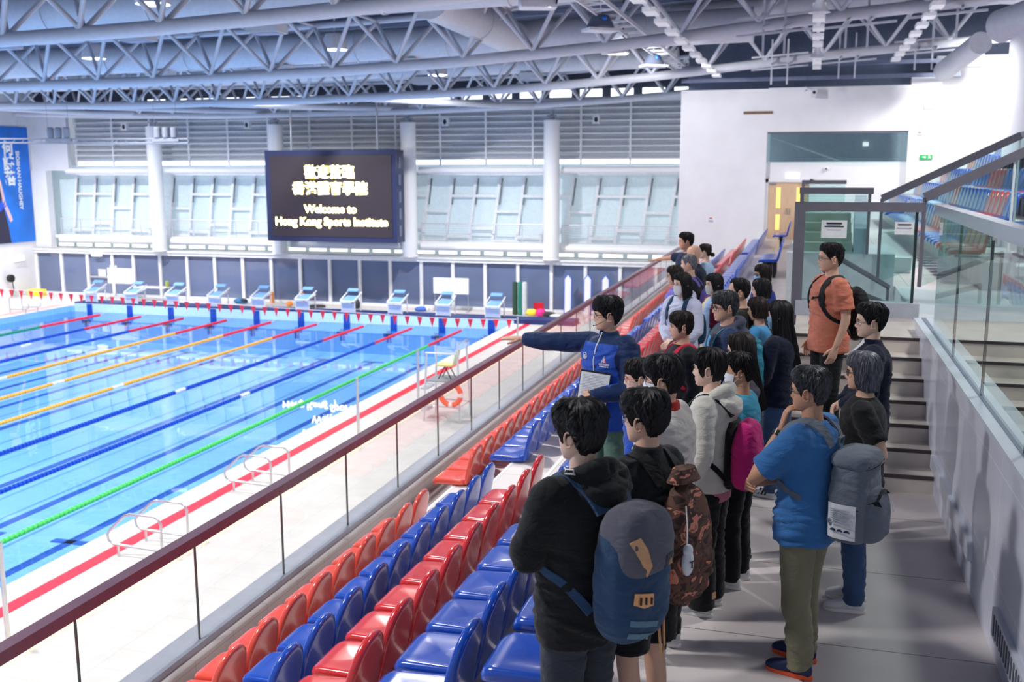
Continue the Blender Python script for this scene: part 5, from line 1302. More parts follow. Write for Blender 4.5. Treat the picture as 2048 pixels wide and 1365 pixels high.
def decal(P, which, name, polys, origin, ex, ey, dirv, m, parent, off=.003, s=None):
    """thin printed or sewn emblem laid onto a garment"""
    s = s or P['s']; tree = BVHTree.FromPolygons([Vector(v) for v in P[which].v], P[which].f)
    o = Vector(origin)*s; ex = Vector(ex); ey = Vector(ey); d = Vector(dirv).normalized(); mb = MB()
    for poly in polys:
        vs = []
        for (x, y) in poly:
            q = o+ex*x*s+ey*y*s; h = tree.ray_cast(q-d*.4, d)
            vs.append((h[0] if h[0] else tree.find_nearest(q)[0])-d*off)
        n = len(vs); mb.add(vs+[v+d*.004 for v in vs], [tuple(range(n))]+[(i,(i+1)%n,n+(i+1)%n,n+i) for i in range(n)])
    return mb.build(name, m, parent, smooth=False)
def circ(r0, r1, n=20, a0=0, a1=2*PI):
    t = np.linspace(a0, a1, n+1); return [[(r1*math.cos(a),r1*math.sin(a)),(r1*math.cos(b),r1*math.sin(b)),(r0*math.cos(b),r0*math.sin(b)),(r0*math.cos(a),r0*math.sin(a))] for a, b in zip(t[:-1], t[1:])]
def rect(x0, x1, y0, y1, nx=3):
    xs = np.linspace(x0, x1, nx+1); return [[(a,y0),(b,y0),(b,y1),(a,y1)] for a, b in zip(xs[:-1], xs[1:])]

# ---- backpacks
def pack_body(P, W, Hh, D, zc, m, parent, name='pack_body', y0=-.135, top=.65, wr=.003, n=14, droop=.0, boxy=2.9, keep='pack', paint=None):
    """soft box worn on the back: W wide, Hh tall, D deep, standing off the back"""
    s = P['s']; mb = MB(); rings = []
    for i in range(n+1):
        u = -1+2*i/n; z = zc+u*Hh/2
        k = (1-abs(u)**((4.5 if u < 0 else 3.2)*(boxy/2.9)**2))**.5 if abs(u) < 1 else 0
        k = max(.10, k); kw = k*(1 if u < .0 else 1-.22*u*(1-top)*2); dd = D*(k)*(1-.18*max(0,u)+droop*max(0,-u))
        rings.append(ering(Vector((0, y0+P['LE'](z)-D/2+.0*u, z))*s, W/2*kw*s, dd/2*s, 22, boxy))
    mb.loft(rings); mm = remesh(mb, .011, 3, wr, seed=int(zc*50)); P[keep] = mm
    if paint:
        for i, f in enumerate(mm.f):
            c = sum((Vector(mm.v[j]) for j in f), Vector())/len(f)/s; mm.m[i] = paint(c.x, c.y, c.z)
    return mm.build(name, m, parent, angle=180)
def strap(P, side, m, parent, w=.055, off=.0, low=1.0, name='shoulder_strap', back=-.15, z0=1.33):
    s = P['s']; L_ = P['LE']; g = 1.0
    pts = [(.075,back,z0),(.082,back+.03,1.405),(.090,-.075,1.447+off),(.096,-.02,1.462+off),(.102,.04,1.440+off),(.112,.095+off,1.375),(.122,.130+off,1.28),(.138,.132+off,1.20),(.166,.085+off,1.125),(.182,.01,1.075),(.168,-.07,1.045),(.135,back+.01,low)]
    P_ = [Vector((x*side, y+L_(z), z))*s for x, y, z in pts]; tree = BVHTree.FromPolygons([Vector(v) for v in P['base'].v], P['base'].f)
    # resample and settle onto the garment
    Q = []
    for i in range(len(P_)-1):
        for k in range(4): Q.append(P_[i].lerp(P_[i+1], k/4))
    Q.append(P_[-1]); outs = []
    for i, q in enumerate(Q):
        hit = tree.find_nearest(q); n = hit[1]
        if i < 3 or i > len(Q)-5: outs.append(q); continue
        outs.append(hit[0]+n*.010)
    for it in range(9): outs = [outs[0]]+[(outs[i-1]+outs[i]*2+outs[i+1])/4 for i in range(1,len(outs)-1)]+[outs[-1]]
    mb = MB(); rings = []
    for i, q in enumerate(outs):
        d = (outs[min(i+1,len(outs)-1)]-outs[max(i-1,0)]).normalized(); hit = tree.find_nearest(q); n = hit[1]; n = (n-d*n.dot(d)).normalized(); sd = d.cross(n)
        ww = w*(1 if i < len(outs)*.62 else .55)*s/2; th = .008*s if i < len(outs)*.62 else .004*s
        rings.append([q+sd*ww-n*th*.3, q+sd*ww*.9+n*th, q-sd*ww*.9+n*th, q-sd*ww-n*th*.3, q-n*th*.6])
    mb.loft(rings); return mb.build(name, m, parent, angle=50)
# ------------------------------------------------------------------ the visitors
C_BLACK = cloth('cloth_black', (24,25,28)); C_BLACK2 = cloth('cloth_black_soft', (32,33,38)); C_CHAR = cloth('cloth_charcoal', (52,56,66)); C_NAVY = cloth('cloth_navy', (22,34,66)); C_NAVYD = cloth('cloth_dark_navy', (16,24,46))
C_ROYAL = cloth('cloth_royal_blue', (40,82,182), rough=.6); C_JNAVY = cloth('jacket_navy', (24,46,88), rough=.6); C_SAGE = cloth('cloth_sage_green', (92,120,106)); C_BEIGE = cloth('cloth_beige', (206,200,194)); C_CREAM = cloth('cloth_cream', (222,218,208))
C_TEAL = cloth('cloth_turquoise', (58,152,184)); C_GREY = cloth('cloth_grey_knit', (84,84,96)); C_LAV = cloth('cloth_pale_lavender', (208,212,236)); C_MAROON = cloth('cloth_maroon', (110,20,50)); C_YEL = cloth('cloth_pale_yellow', (232,210,160)); C_PBLUE = cloth('cloth_pale_blue', (168,196,228))
C_DENIM = cloth('denim', (58,84,122), var=.2); C_ORANGE = cloth('cloth_salmon_orange', (206,122,98)); C_BLUET = cloth('cloth_mid_blue', (56,112,172)); C_KHAKI = cloth('cloth_khaki', (128,124,100)); C_SKYB = cloth('cloth_sky_blue', (80,160,214)); C_PINK = cloth('cloth_dusty_pink', (202,120,140)); C_RED = cloth('cloth_brick_red', (186,48,40)); C_VIOL = cloth('cloth_violet', (118,104,190)); C_DRESS = cloth('cloth_deep_blue', (50,66,142)); C_HOODG = cloth('cloth_slate_hood', (74,76,96)); C_JKT = cloth('cloth_steel_blue_jacket', (36,58,98)); C_WHITE = cloth('cloth_white', (226,228,232))
M_MASKB = mat('mask_blue', s2l(150,204,236), .7); M_MASKW = mat('mask_white', s2l(226,228,232), .7); M_MASKG = mat('mask_stone', s2l(206,200,190), .7)
M_SHW = mat('shoe_white', s2l(222,222,224), .5); M_SHG = mat('shoe_pale_grey', s2l(196,198,202), .6); M_SHB = mat('shoe_black', s2l(30,30,34), .5); M_SHN = mat('shoe_navy', s2l(26,40,84), .6); M_SOLEW = mat('sole_white', s2l(236,234,230), .5); M_SOLEO = mat('sole_orange', s2l(250,96,50), .5); M_LACEW = mat('lace_white', s2l(240,240,240), .7); M_LACEO = mat('lace_orange', s2l(252,120,70), .7); M_SOLEB = mat('sole_black', s2l(20,20,22), .5)
M_GLB = mat('frame_black', (.012,.012,.014), .3); M_GLO = mat('frame_orange', s2l(240,130,40), .35); M_GLS = mat('frame_steel', s2l(150,140,136), .3, .6); M_SUNL = mat('sunglass_lens', s2l(70,46,52), .1)
M_NYN = cloth('nylon_navy', (46,72,104), bump=.2, bs=500); M_NYG = cloth('nylon_grey', (92,92,104), bump=.25, bs=500); M_NYP = cloth('nylon_pink', (206,36,124), rough=.6); M_NYB = cloth('nylon_black', (20,21,25), rough=.7); M_NYT = cloth('nylon_turquoise', (56,142,164), rough=.5); M_NYPU = cloth('nylon_purple', (108,98,180)); M_NYR = cloth('strap_red', (206,30,66)); M_NYGR = cloth('nylon_heather_grey', (104,112,124), bump=.35, bs=400); M_TAN = mat('leather_tan', s2l(206,156,112), .6, bump=.1); M_PEACH = mat('patch_peach', s2l(244,176,120), .55); M_RIB = cloth('webbing_grey_blue', (96,130,150)); M_NAVYW = cloth('strap_teal_navy', (24,62,92))
m_camo = bpy.data.materials.new('camo_print'); m_camo.use_nodes = True; nt = m_camo.node_tree; N = nt.nodes; L = nt.links
tc = N.new('ShaderNodeTexCoord'); n1 = N.new('ShaderNodeTexNoise'); n1.inputs['Scale'].default_value = 9; n1.inputs['Detail'].default_value = 5; n1.inputs['Distortion'].default_value = 1.4; L.new(tc.outputs['Object'], n1.inputs['Vector'])
rp = N.new('ShaderNodeValToRGB'); rp.color_ramp.interpolation = 'CONSTANT'; e = rp.color_ramp.elements; e[0].position = 0; e[0].color = (*s2l(58,36,32),1); e[1].position = .42; e[1].color = (*s2l(104,70,56),1)
for p_, c_ in ((.52,s2l(72,50,44)),(.58,s2l(214,132,108)),(.64,s2l(132,92,74)),(.70,s2l(40,28,28))):
    q = e.new(p_); q.color = (*c_,1)
L.new(n1.outputs['Fac'], rp.inputs[0]); L.new(rp.outputs[0], N['Principled BSDF'].inputs['Base Color']); N['Principled BSDF'].inputs['Roughness'].default_value = .8

# --- front man in the black hoodie
P = person('person in black hoodie with folded arms, navy and grey backpack, closest to the camera', (-.87,4.05,0), 150, 1.755, 152, 4, 0, 1.08, M_SKIN3, ('mop',M_HAIRB,4), .034, 420, 1.0,
    ('hoodie',C_BLACK,dict(off=.036,hem=.74,hood=True,sr=.018,wr=.006)), ('trousers',C_CHAR,dict(r=.012)), (M_SHB,M_SOLEW,M_LACEW), ('fold','fold'), vox=.011, lw=.02)
B = on_person(P, 'backpack', 'navy backpack with grey top and peach patch worn by the black hoodie person', 'backpack')
pack_body(P, .34, .58, .21, 1.09, M_NYN, B, top=.75, y0=-.17, boxy=3.2)
s = P['s']
pack_body(P, .305, .30, .235, 1.24, M_NYG, B, 'top_lid', y0=-.175, top=.7, boxy=3.2, keep='lid')
decal(P,'lid','leather_strip',[[(-.135,.05),(-.10,.07),(-.075,.02),(-.105,-.02)],[(-.105,-.02),(-.075,.02),(-.05,-.05),(-.055,-.10)]],(0,-.4,1.22),(1,0,0),(0,0,1),(0,1,0),M_TAN,B,.010)
decal(P,'pack','peach_patch',[[(-.115,.0),(-.11,.045),(-.01,.02),(-.005,-.03),(-.06,-.028)]],(0,-.4,1.02),(1,0,0),(0,0,1),(0,1,0),M_PEACH,B,.012)
for k in range(3): decal(P,'pack','patch_slot',[[(-.088+.03*k,.026-.008*k),(-.080+.03*k,.024-.008*k),(-.080+.03*k,-.008-.006*k),(-.088+.03*k,-.006-.006*k)]],(0,-.4,1.02),(1,0,0),(0,0,1),(0,1,0),M_GLB,B,.018)
for k in range(2): decal(P,'pack','webbing',[[(-.12+.16*i/4,.02-.012*i),(-.12+.16*(i+1)/4,.02-.012*(i+1)),(-.12+.16*(i+1)/4,-.005-.012*(i+1)),(-.12+.16*i/4,-.005-.012*i)] for i in range(4)],(0,-.4,.935-.055*k),(1,0,0),(0,0,1),(0,1,0),M_RIB,B,.006)
decal(P,'lid','badge',rect(.045,.095,-.03,.03,1),(0,-.4,1.16),(1,0,0),(0,0,1),(0,1,0),C_CHAR,B,.006)
decal(P,'lid','badge_mark',[[(.057,-.015),(.07,.012),(.083,-.015),(.076,-.015),(.07,0),(.064,-.015)]],(0,-.4,1.16),(1,0,0),(0,0,1),(0,1,0),M_TAN,B,.011)
for sd in (-1,1): strap(P, sd, M_NYN, B, .072, .004, .93, back=-.19)
mb = MB(); mb.tube([Vector(p)*s for p in ((-.125,-.075,1.475),(-.105,-.055,1.485),(-.115,-.02,1.480),(-.135,-.035,1.470),(-.125,-.075,1.475))], .005, 6); mb.build('strap_ring', STEEL, B)
mb = MB(); mb.tube([Vector(p)*s for p in ((.165,-.27,.94),(.178,-.30,.86),(.172,-.31,.74),(.156,-.31,.70),(.150,-.305,.76),(.160,-.28,.92))], .006, 6); mb.build('cord_loop', M_TAN, B)
# --- man with the camouflage bag
P = person('person in black collared jacket and black shorts with a camouflage backpack', (-.68,4.58,0), 150, 1.70, 160, 3, 0, 1.02, M_SKIN, ('mop',M_HAIRB,9), .034, 380, .8,
    ('jacket',C_BLACK2,dict(off=.026,hem=.76,collar=True,wr=.005)), ('shorts',C_BLACK,dict(ln='short',r=.012)), (M_SHB,M_SOLEW), ('clasp','clasp'), ('grip','grip'), glasses=(M_GLS,M_LENS), vox=.011, lw=.02)
B = on_person(P, 'backpack', 'brown and pink camouflage backpack with a white charm on its side', 'backpack')
pack_body(P, .31, .60, .19, 1.06, m_camo, B, top=.5, wr=.008)
for sd in (-1,1): strap(P, sd, M_NYB, B, .065, .004, .9)
s = P['s']; mb = MB(); mb.tube([Vector(p)*s for p in ((-.10,-.31,1.28),(-.12,-.335,1.20),(-.125,-.34,1.10))], .003, 5); mb.build('charm_string', M_LACEW, B)
mb = MB(); mb.ball(Vector((-.125,-.345,1.035))*s, .036*s, .022*s, .062*s, 14, 10); mb.ball(Vector((-.125,-.345,1.09))*s, .028*s, .02*s, .03*s, 12, 8); cho = mb.build('charm', M_MASKW, B)
mb = MB(); mb.bar(Vector((-.14,-.369,1.045))*s, Vector((-.11,-.369,1.045))*s, .004, .006, (0,1,0)); mb.bar(Vector((-.125,-.369,1.045))*s, Vector((-.125,-.369,1.015))*s, .004, .006, (0,1,0)); mb.build('charm_mark', M_GLB, cho, smooth=False)
mb = MB(); mb.loft([ering(Vector((0,-.22,1.36+.02*k))*s,(.10-.012*k)*s,(.055-.006*k)*s) for k in range(4)]); mb.build('rolled_top', m_camo, B)
mb = MB(); mb.box(.075*s,.10*s,-.345*s,-.34*s,.80*s,.83*s); mb.build('side_tab', M_TAN, B)
decal(P,'bottom','shorts_emblem',[[(-.03,-.02),(.03,-.02),(.03,-.012),(-.03,-.012)],[(-.02,-.006),(-.008,-.006),(-.004,.012),(-.012,.014)],[(-.002,-.006),(.010,-.006),(.010,.03),(.0,.03)],[(.014,-.006),(.024,-.006),(.028,.022),(.02,.024)]],(-.14,-.1,.60),(.55,-.83,0),(0,0,1),(.83,.55,0),M_SHW,P['root'],.004)
mb = MB(); mb.plate(rrect(.035,.035,-.07,.07,.01), Vector((.0,.25,1.02))*s, (1,0,0), (0,.5,.86), .009, .002); o = mb.build('mobile_phone', M_GLB, P['root']); o.parent = None; o.location = P['root'].location; o.rotation_euler = P['root'].rotation_euler; tag(o, 'dark phone held at the waist by the person with the camouflage bag', 'phone')
# --- beige shirt, mask
P = person('person in long beige overshirt with brick red collar and glasses', (-.72,5.50,0), 164, 1.70, 172, 2, 0, 1.02, M_SKIN, ('mop',M_HAIRB,13), .030, 300, .8,
    ('overshirt',C_BEIGE,dict(off=.040,hem=.66,sr=.016,wr=.008)), ('trousers',C_BLACK,dict(r=.01)), (M_SHG,M_SOLEW,M_LACEW), ('clasp','clasp'), glasses=(M_GLS,M_LENS), mask=M_MASKW, vox=.012, lw=.018)
s = P['s']; mb = MB(); mb.loft([ering(Vector((0,-.012,1.435))*s,.076*s,.074*s), ering(Vector((0,-.012,1.465))*s,.072*s,.072*s), ering(Vector((0,-.010,1.488))*s,.068*s,.068*s)]); mb.build('shirt_collar', C_RED, P['root'])
# --- cream hoodie, pink backpack
P = person('person in cream hooded sweatshirt and black trousers with a bright pink backpack', (-.53,6.15,0), 168, 1.645, 172, 0, 0, .98, M_SKIN3, ('pixie',M_HAIRB,21), .024, 240, .35,
    ('hooded_sweatshirt',C_CREAM,dict(off=.036,hem=.84,hood=True,sr=.016,wr=.003)), ('trousers',C_BLACK,dict(r=.026)), (M_SHG,M_SOLEW,M_LACEW), ('down','clasp'), vox=.012)
s = P['s']; mb = MB(); mb.loft([ering(Vector((0,-.006,.775))*s,.188*s,.136*s), ering(Vector((0,-.006,.85))*s,.190*s,.138*s)]); mb.build('shirt_hem', C_PINK, P['root'])
B = on_person(P, 'backpack', 'bright pink backpack on the back of the cream hoodie person', 'backpack')
pack_body(P, .30, .48, .18, 1.08, M_NYP, B, y0=-.16, top=.6, wr=.004)
mb = MB(); mb.loft([ering(Vector((0,-.155,z))*s, .145*s*k, .03*s) for z, k in ((.86,.6),(.9,.95),(1.05,1),(1.22,.95),(1.29,.6))]); mb.build('back_panel', M_NYB, B)
for sd in (-1,1): strap(P, sd, M_NYB, B, .06, .004, .93, back=-.17)
decal(P,'pack','zip',[[(-.12+.24*i/8,.05-.05*abs(i/4-1)),(-.12+.24*(i+1)/8,.05-.05*abs((i+1)/4-1)),(-.12+.24*(i+1)/8,.045-.05*abs((i+1)/4-1)),(-.12+.24*i/8,.045-.05*abs(i/4-1))] for i in range(8)],(0,-.4,1.06),(1,0,0),(0,0,1),(0,1,0),M_NYB,B,.002)
for z in (1.16,.98): decal(P,'pack','small_emblem',[[(.02,0),(.035,.018),(.05,0),(.035,-.018)]],(0.02,-.4,z),(1,0,0),(0,0,1),(0,1,0),C_ROYAL,B,.003)
# --- boy with orange glasses
P = person('child with orange-armed glasses and short black hair, mostly hidden before the beige overshirt', (-.97,6.25,0), 185, 1.54, 190, 4, 0, .85, M_SKIN3, ('fringe',M_HAIRB,31), .024, 160, .4,
    ('t_shirt',C_ROYAL,dict(sl='short',off=.022)), ('trousers',C_NAVY), (M_SHB,M_SOLEW), glasses=(M_GLO,M_LENS))
# --- boy in turquoise
P = person('boy in turquoise t-shirt with spiky black hair and a white mask', (-.38,6.62,0), 165, 1.54, 178, 0, 0, .92, M_SKIN2, ('short',M_HAIRB,37), .026, 260, 1.1,
    ('t_shirt',C_TEAL,dict(sl='short',off=.026)), ('trousers',C_BLACK,dict(r=.006)), (M_SHW,M_SOLEW,M_LACEW), mask=M_MASKW, lw=.010)
# --- woman with long brown hair
P = person('woman with long brown hair and glasses in a dark grey cardigan', (-.40,7.02,0), 165, 1.61, 176, 4, 0, .98, M_SKIN3, ('long',M_HAIRDB,41), .020, 200, .3,
    ('cardigan',C_GREY,dict(off=.030,hem=.62,sr=.010)), ('trousers',C_BLACK), (M_SHB,M_SOLEB), glasses=(M_GLB,M_LENS))
# --- grey-haired man with hooded jacket
P = person('grey-haired man with black glasses in a steel blue jacket with a slate hood', (-.62,8.45,0), 196, 1.725, 200, 2, 0, 1.06, M_SKIN, ('mop',M_HAIRG,45), .024, 260, .5,
    ('jacket',C_JKT,dict(off=.030,hem=.76,hood=True,sr=.012,paint=(lambda x,y,z: 1 if (z > 1.37 and abs(x) < .135) or (y < -.14 and z > 1.22 and abs(x) < .125) else (2 if y > .10 and abs(x) < .035 else 0),[C_JKT,C_HOODG,C_SKYB]))), ('trousers',C_NAVYD), (M_SHB,M_SOLEB), glasses=(M_GLB,M_LENS))
B = on_person(P, 'drawstring_bag', 'turquoise drawstring bag on the back of the grey-haired man in glasses', 'bag')
pack_body(P, .36, .50, .15, 1.12, M_NYT, B, y0=-.165, top=.3, wr=.010)
s = P['s']; 
decal(P,'pack','white_print',[[(.02,.12),(.035,.13),(.045,.02),(.06,-.1),(.045,-.14),(.03,0)],[(.05,.06),(.07,.07),(.075,-.03),(.06,-.02)]],(0,-.4,1.12),(1,0,0),(0,0,1),(0,1,0),M_SHW,B,.003)
for sd in (-1,1): strap(P, sd, M_NYT, B, .010, .002, .92, 'cord_strap', back=-.18)
# --- woman with red straps
P = person('short-haired woman in black sweatshirt with yellow scribble print and red bag straps', (-.94,8.15,0), 206, 1.59, 196, 2, 0, 1.06, M_SKIN, ('pixie',M_HAIRDB,51), .022, 200, .35,
    ('sweatshirt',C_BLACK2,dict(off=.028,hem=.78,sr=.010)), ('trousers',C_CHAR), (M_SHB,M_SOLEW))
s = P['s']; mb = MB(); mb.tube([Vector((.078*math.sin(t),-.008+.078*math.cos(t),1.452+.006*math.cos(t)-.004))*s for t in np.linspace(0,2*PI,21)], .005*s, 6); mb.build('neck_trim', M_TAN, P['root'])
decal(P,'top','yellow_print',[[(-.06,.03),(-.01,.035),(-.03,.0),(.03,.012),(.028,.004),(-.05,-.012),(-.025,.022),(-.06,.022)],[(-.05,-.03),(.04,-.02),(.04,-.026),(-.05,-.036)]],(0,.3,1.235),(-1,0,0),(0,0,1),(0,-1,0),mat('print_yellow', s2l(232,226,70), .6),P['root'],.004)
B = on_person(P, 'backpack', 'black backpack with red straps on the woman in the black sweatshirt', 'backpack')
pack_body(P, .29, .42, .15, 1.12, M_NYB, B, y0=-.15)
for sd in (-1,1): strap(P, sd, M_NYR, B, .05, .004, .96)
# --- the guide who points
W_ = (-1.42,7.52,0)
m_tj = cloth('tracksuit_two_tone', (40,82,182), rough=.6); nt = m_tj.node_tree; N = nt.nodes; L = nt.links
def mth(op, a, b=0.0, c=None):
    n = N.new('ShaderNodeMath'); n.operation = op
    for k, v in enumerate((a, b) if c is None else (a, b, c)):
        if isinstance(v, (int, float)): n.inputs[k].default_value = v
        else: L.new(v, n.inputs[k])
    return n.outputs[0]
tcn = next(n for n in N if n.type == 'TEX_COORD'); sx = N.new('ShaderNodeSeparateXYZ'); L.new(tcn.outputs['Object'], sx.inputs[0])
sg_ = 1.765/1.72; ax_ = mth('DIVIDE', mth('ABSOLUTE', sx.outputs[0]), sg_); zz_ = mth('DIVIDE', sx.outputs[2], sg_); yy_ = mth('DIVIDE', sx.outputs[1], sg_)
edge = mth('ADD', .158, mth('MULTIPLY', mth('MAXIMUM', mth('SUBTRACT', 1.33, zz_), 0.0), .10))
yoke = mth('GREATER_THAN', zz_, mth('ADD', 1.392, mth('MULTIPLY', mth('MINIMUM', mth('MAXIMUM', yy_, 0.0), .1), .10)))
msk = mth('MAXIMUM', mth('MAXIMUM', mth('GREATER_THAN', ax_, edge), yoke), mth('MULTIPLY', mth('GREATER_THAN', yy_, .188), mth('LESS_THAN', zz_, 1.2)))
bsdf = N['Principled BSDF']; lk = bsdf.inputs['Base Color'].links[0]; src = lk.from_socket; mxn = N.new('ShaderNodeMixRGB'); L.new(msk, mxn.inputs[0]); L.new(src, mxn.inputs[1]); mxn.inputs[2].default_value = (*s2l(24,46,88),1); L.new(mxn.outputs[0], bsdf.inputs['Base Color'])
P = person('guide in royal and navy tracksuit jacket pointing at the pool and holding a clipboard', W_, 240, 1.765, 192, 2, 0, 1.06, M_SKIN, ('fringe',M_HAIRB,61), .028, 320, .7,
    ('tracksuit_jacket',m_tj,dict(off=.034,hem=.76,collar=True,sr=.016,wr=.006)), ('trousers',C_SAGE,dict(r=.01)), (M_SHB,M_SOLEW),
    ('clip','point'), (('grip',(.95,-.05,.15),(.0,1,.12)),('flat',(.86,.50,.02),(-.1,.1,.98))), glasses=(M_GLB,M_LENS), armpts=(((-.268,.040,1.085),(-.055,.262,1.035)),((.405,.150,1.368),(.632,.262,1.378))), vox=.011, lw=.016)
s = P['s']; r = P['root']
mb = MB(); pz = []
tree = BVHTree.FromPolygons([Vector(v) for v in P['top'].v], P['top'].f)
for z in np.linspace(1.475,1.19,7):
    h = tree.ray_cast(Vector((.0,.6,z))*s, Vector((0,-1,0)))
    if h[0]: pz.append(h[0]+Vector((0,.003,0)))
mb.tube(pz, .0055*s, 6); mb.build('zip', M_SHW, r)
ell = circ(.020,.025)+[[(-.012,.008),(.012,.008),(.012,.003),(-.012,.003)],[(-.003,.004),(.003,.004),(.005,-.02),(-.005,-.02)],[(-.018,-.008),(-.004,.0),(-.004,-.005),(-.014,-.014)],[(.018,-.008),(.004,.0),(.004,-.005),(.014,-.014)]]
decal(P,'top','round_emblem',ell,(.095,.3,1.305),(-1,0,0),(0,0,1),(0,-1,0),M_SHW,r,.004)
decal(P,'top','sleeve_emblem',ell,(-.45,.10,1.24),(.3,.95,0),(0,0,1),(.94,-.3,0),M_SHW,r,.004)
decal(P,'top','triangle_emblem',[[(-.026,-.016),(.0,.034),(.004,.034),(-.018,-.016)],[(-.010,-.012),(.010,-.012),(.004,.004),(.01,.012),(-.002,.02),(-.004,.006)]],(-.085,.3,1.285),(-1,0,0),(0,0,1),(0,-1,0),M_SHW,r,.004)
decal(P,'top','triangle_red',[[(.012,-.014),(.024,-.014),(.006,.022)]],(-.085,.3,1.285),(-1,0,0),(0,0,1),(0,-1,0),m_red,r,.005)
decal(P,'top','emblem_caption',rect(-.042,.042,-.024,-.020)+rect(-.042,.042,-.032,-.028)+[[(-.036+.013*i,-.046),(-.028+.013*i,-.046),(-.028+.013*i,-.038),(-.036+.013*i,-.038)] for i in range(6)],(-.085,.3,1.285),(-1,0,0),(0,0,1),(0,-1,0),M_SHW,r,.004)
hm = P['hm']; mb = MB(); mb.tube([hm @ Vector(p) for p in ((-.086,-.012,-.015),(-.080,.030,-.040),(-.060,.078,-.066),(-.040,.098,-.074))], .0022*s, 6); mb.ball(hm @ Vector((-.088,.004,-.008)), .009*s, .020*s, .014*s, 10, 8); mb.ball(hm @ Vector((-.036,.100,-.075)), .006*s, n=8, m=6); mb.build('headset_microphone', M_GLB, r)
mb = MB(); w = Vector(P['joints'][-1][1])*s; e = Vector(P['joints'][-1][0])*s; d = (w-e).normalized(); mb.tube([w-d*.025, w-d*.005], .033*s, 16); mb.build('wristwatch', M_GLB, r)
B = on_person(P, 'clipboard', 'clipboard with printed white sheets held against the chest of the pointing guide', 'clipboard')
Nn = Vector((-.55,.80,.22)).normalized(); X_c = Vector((-.69,-.72,-.16)); X_c = (X_c-Nn*X_c.dot(Nn)).normalized(); U_c = Nn.cross(X_c); c = Vector((-.055,.222,1.055))*s
mb = MB(); mb.plate([(-.115,-.165),(.115,-.165),(.115,.165),(-.115,.165)], c, X_c, U_c, .005, .001); mb.build('board', M_GLB, B)
mb = MB(); mb.plate([(-.108,-.15),(.108,-.15),(.108,.15),(-.108,.15)], c+Nn*.0055, X_c, U_c, .006, .001); sh = mb.build('paper_sheets', mat('paper_white', (.85,.86,.88), .6), B)
for k in range(22):
    mb = MB(); z = .13-.0115*k; wv = .088-.02*((k*7) % 5)/5; mb.obox(c+Nn*.0118+U_c*z+X_c*(-.09+wv), X_c*wv, U_c*.0012, Nn*.0003); mb.build('print_line', mat('print_grey', s2l(150,156,170), .6), sh, smooth=False)
mb = MB(); mb.obox(c+Nn*.014-U_c*.158, X_c*.05, U_c*.010, Nn*.006); mb.tube([c+Nn*.02-U_c*.15+X_c*x+U_c*y for x, y in ((-.045,0),(-.045,.016),(.045,.016),(.045,0))], .002, 6); mb.build('clip', M_GLB, B)
# --- girl in the pale hoodie
P = person('girl in pale lavender hoodie with white mask, long dark hair and blue bag straps', (-1.25,10.8,0), 236, 1.64, 218, 2, 0, .95, M_SKIN3, ('long',M_HAIRB,71), .018, 160, .3,
    ('hoodie',C_LAV,dict(off=.034,hem=.78,hood=True,sr=.014,wr=.006)), ('trousers',C_GREY), (M_SHW,M_SOLEW), ('clasp','clasp'), mask=M_MASKW, near=False)
B = on_person(P, 'backpack', 'dark blue backpack whose straps cross the pale lavender hoodie', 'backpack')
pack_body(P, .28, .42, .14, 1.1, M_NAVYW, B, y0=-.16)
for sd in (-1,1): strap(P, sd, M_NAVYW, B, .052, .004, .96, back=-.17)
# --- back of the group
FAR = dict(near=False, vox=.018)
person('woman with glasses and tied dark hair in violet top behind the pale hoodie girl', (-1.46,11.9,0), 190, 1.61, 186, 2, 0, 1.0, M_SKIN, ('bobs',M_HAIRDB,73), .018, 110, .3, ('top',C_VIOL,dict(off=.024)), ('trousers',C_BLACK), (M_SHB,M_SOLEB), glasses=(M_GLS,M_LENS), **FAR)
P = person('man with close-cropped grey hair and purple bag straps in dark shirt', (-1.38,12.6,0), 172, 1.69, 168, 0, 0, 1.0, M_SKIN, ('crop',M_HAIRS,75), .007, 60, .2, ('shirt',C_BLACK2,dict(off=.024)), ('trousers',C_CHAR), (M_SHB,M_SOLEB), **FAR)
B = on_person(P, 'backpack', 'purple backpack on the man with close-cropped grey hair', 'backpack'); pack_body(P, .27, .4, .13, 1.12, M_NYPU, B, y0=-.14)
for sd in (-1,1): strap(P, sd, M_NYPU, B, .05, .004, .96)
P = person('bald man with a fringe of white stubble in a dark navy jacket', (-1.46,13.9,0), 172, 1.71, 176, 4, 0, 1.08, M_SKIN, None, .004, 0, .1, ('jacket',C_NAVYD,dict(off=.03,collar=True)), ('trousers',C_BLACK), (M_SHB,M_SOLEB), **FAR)
P = person('man in navy t-shirt stretching a bare arm out over the balustrade', (-1.72,15.2,0), 205, 1.79, 192, 2, 0, 1.06, M_SKIN2, ('short',M_HAIRB,79), .024, 140, .6, ('t_shirt',C_NAVY,dict(sl='short',off=.024)), ('trousers',C_BLACK), (M_SHB,M_SOLEB), ('down','point'),
    ('relaxed',('flat',(.88,.46,-.12),(.1,.1,.98))), armpts=(None,((.405,.11,1.340),(.640,.225,1.300))), **FAR)
P = person('woman with dark hair in a low bun and a pale top by the far seats', (-1.47,15.5,0), 172, 1.61, 170, 0, 0, .98, M_SKIN3, ('tied',M_HAIRDB,81), .018, 100, .3, ('blouse',C_PBLUE,dict(off=.024)), ('trousers',C_NAVYD), (M_SHB,M_SOLEB), **FAR)
mb = MB(); mb.ball(P['hm'] @ Vector((0,-.130,-.045)), .042, .036, .034, 14, 10); mb.build('hair_bun', M_HAIRDB, P['root'])
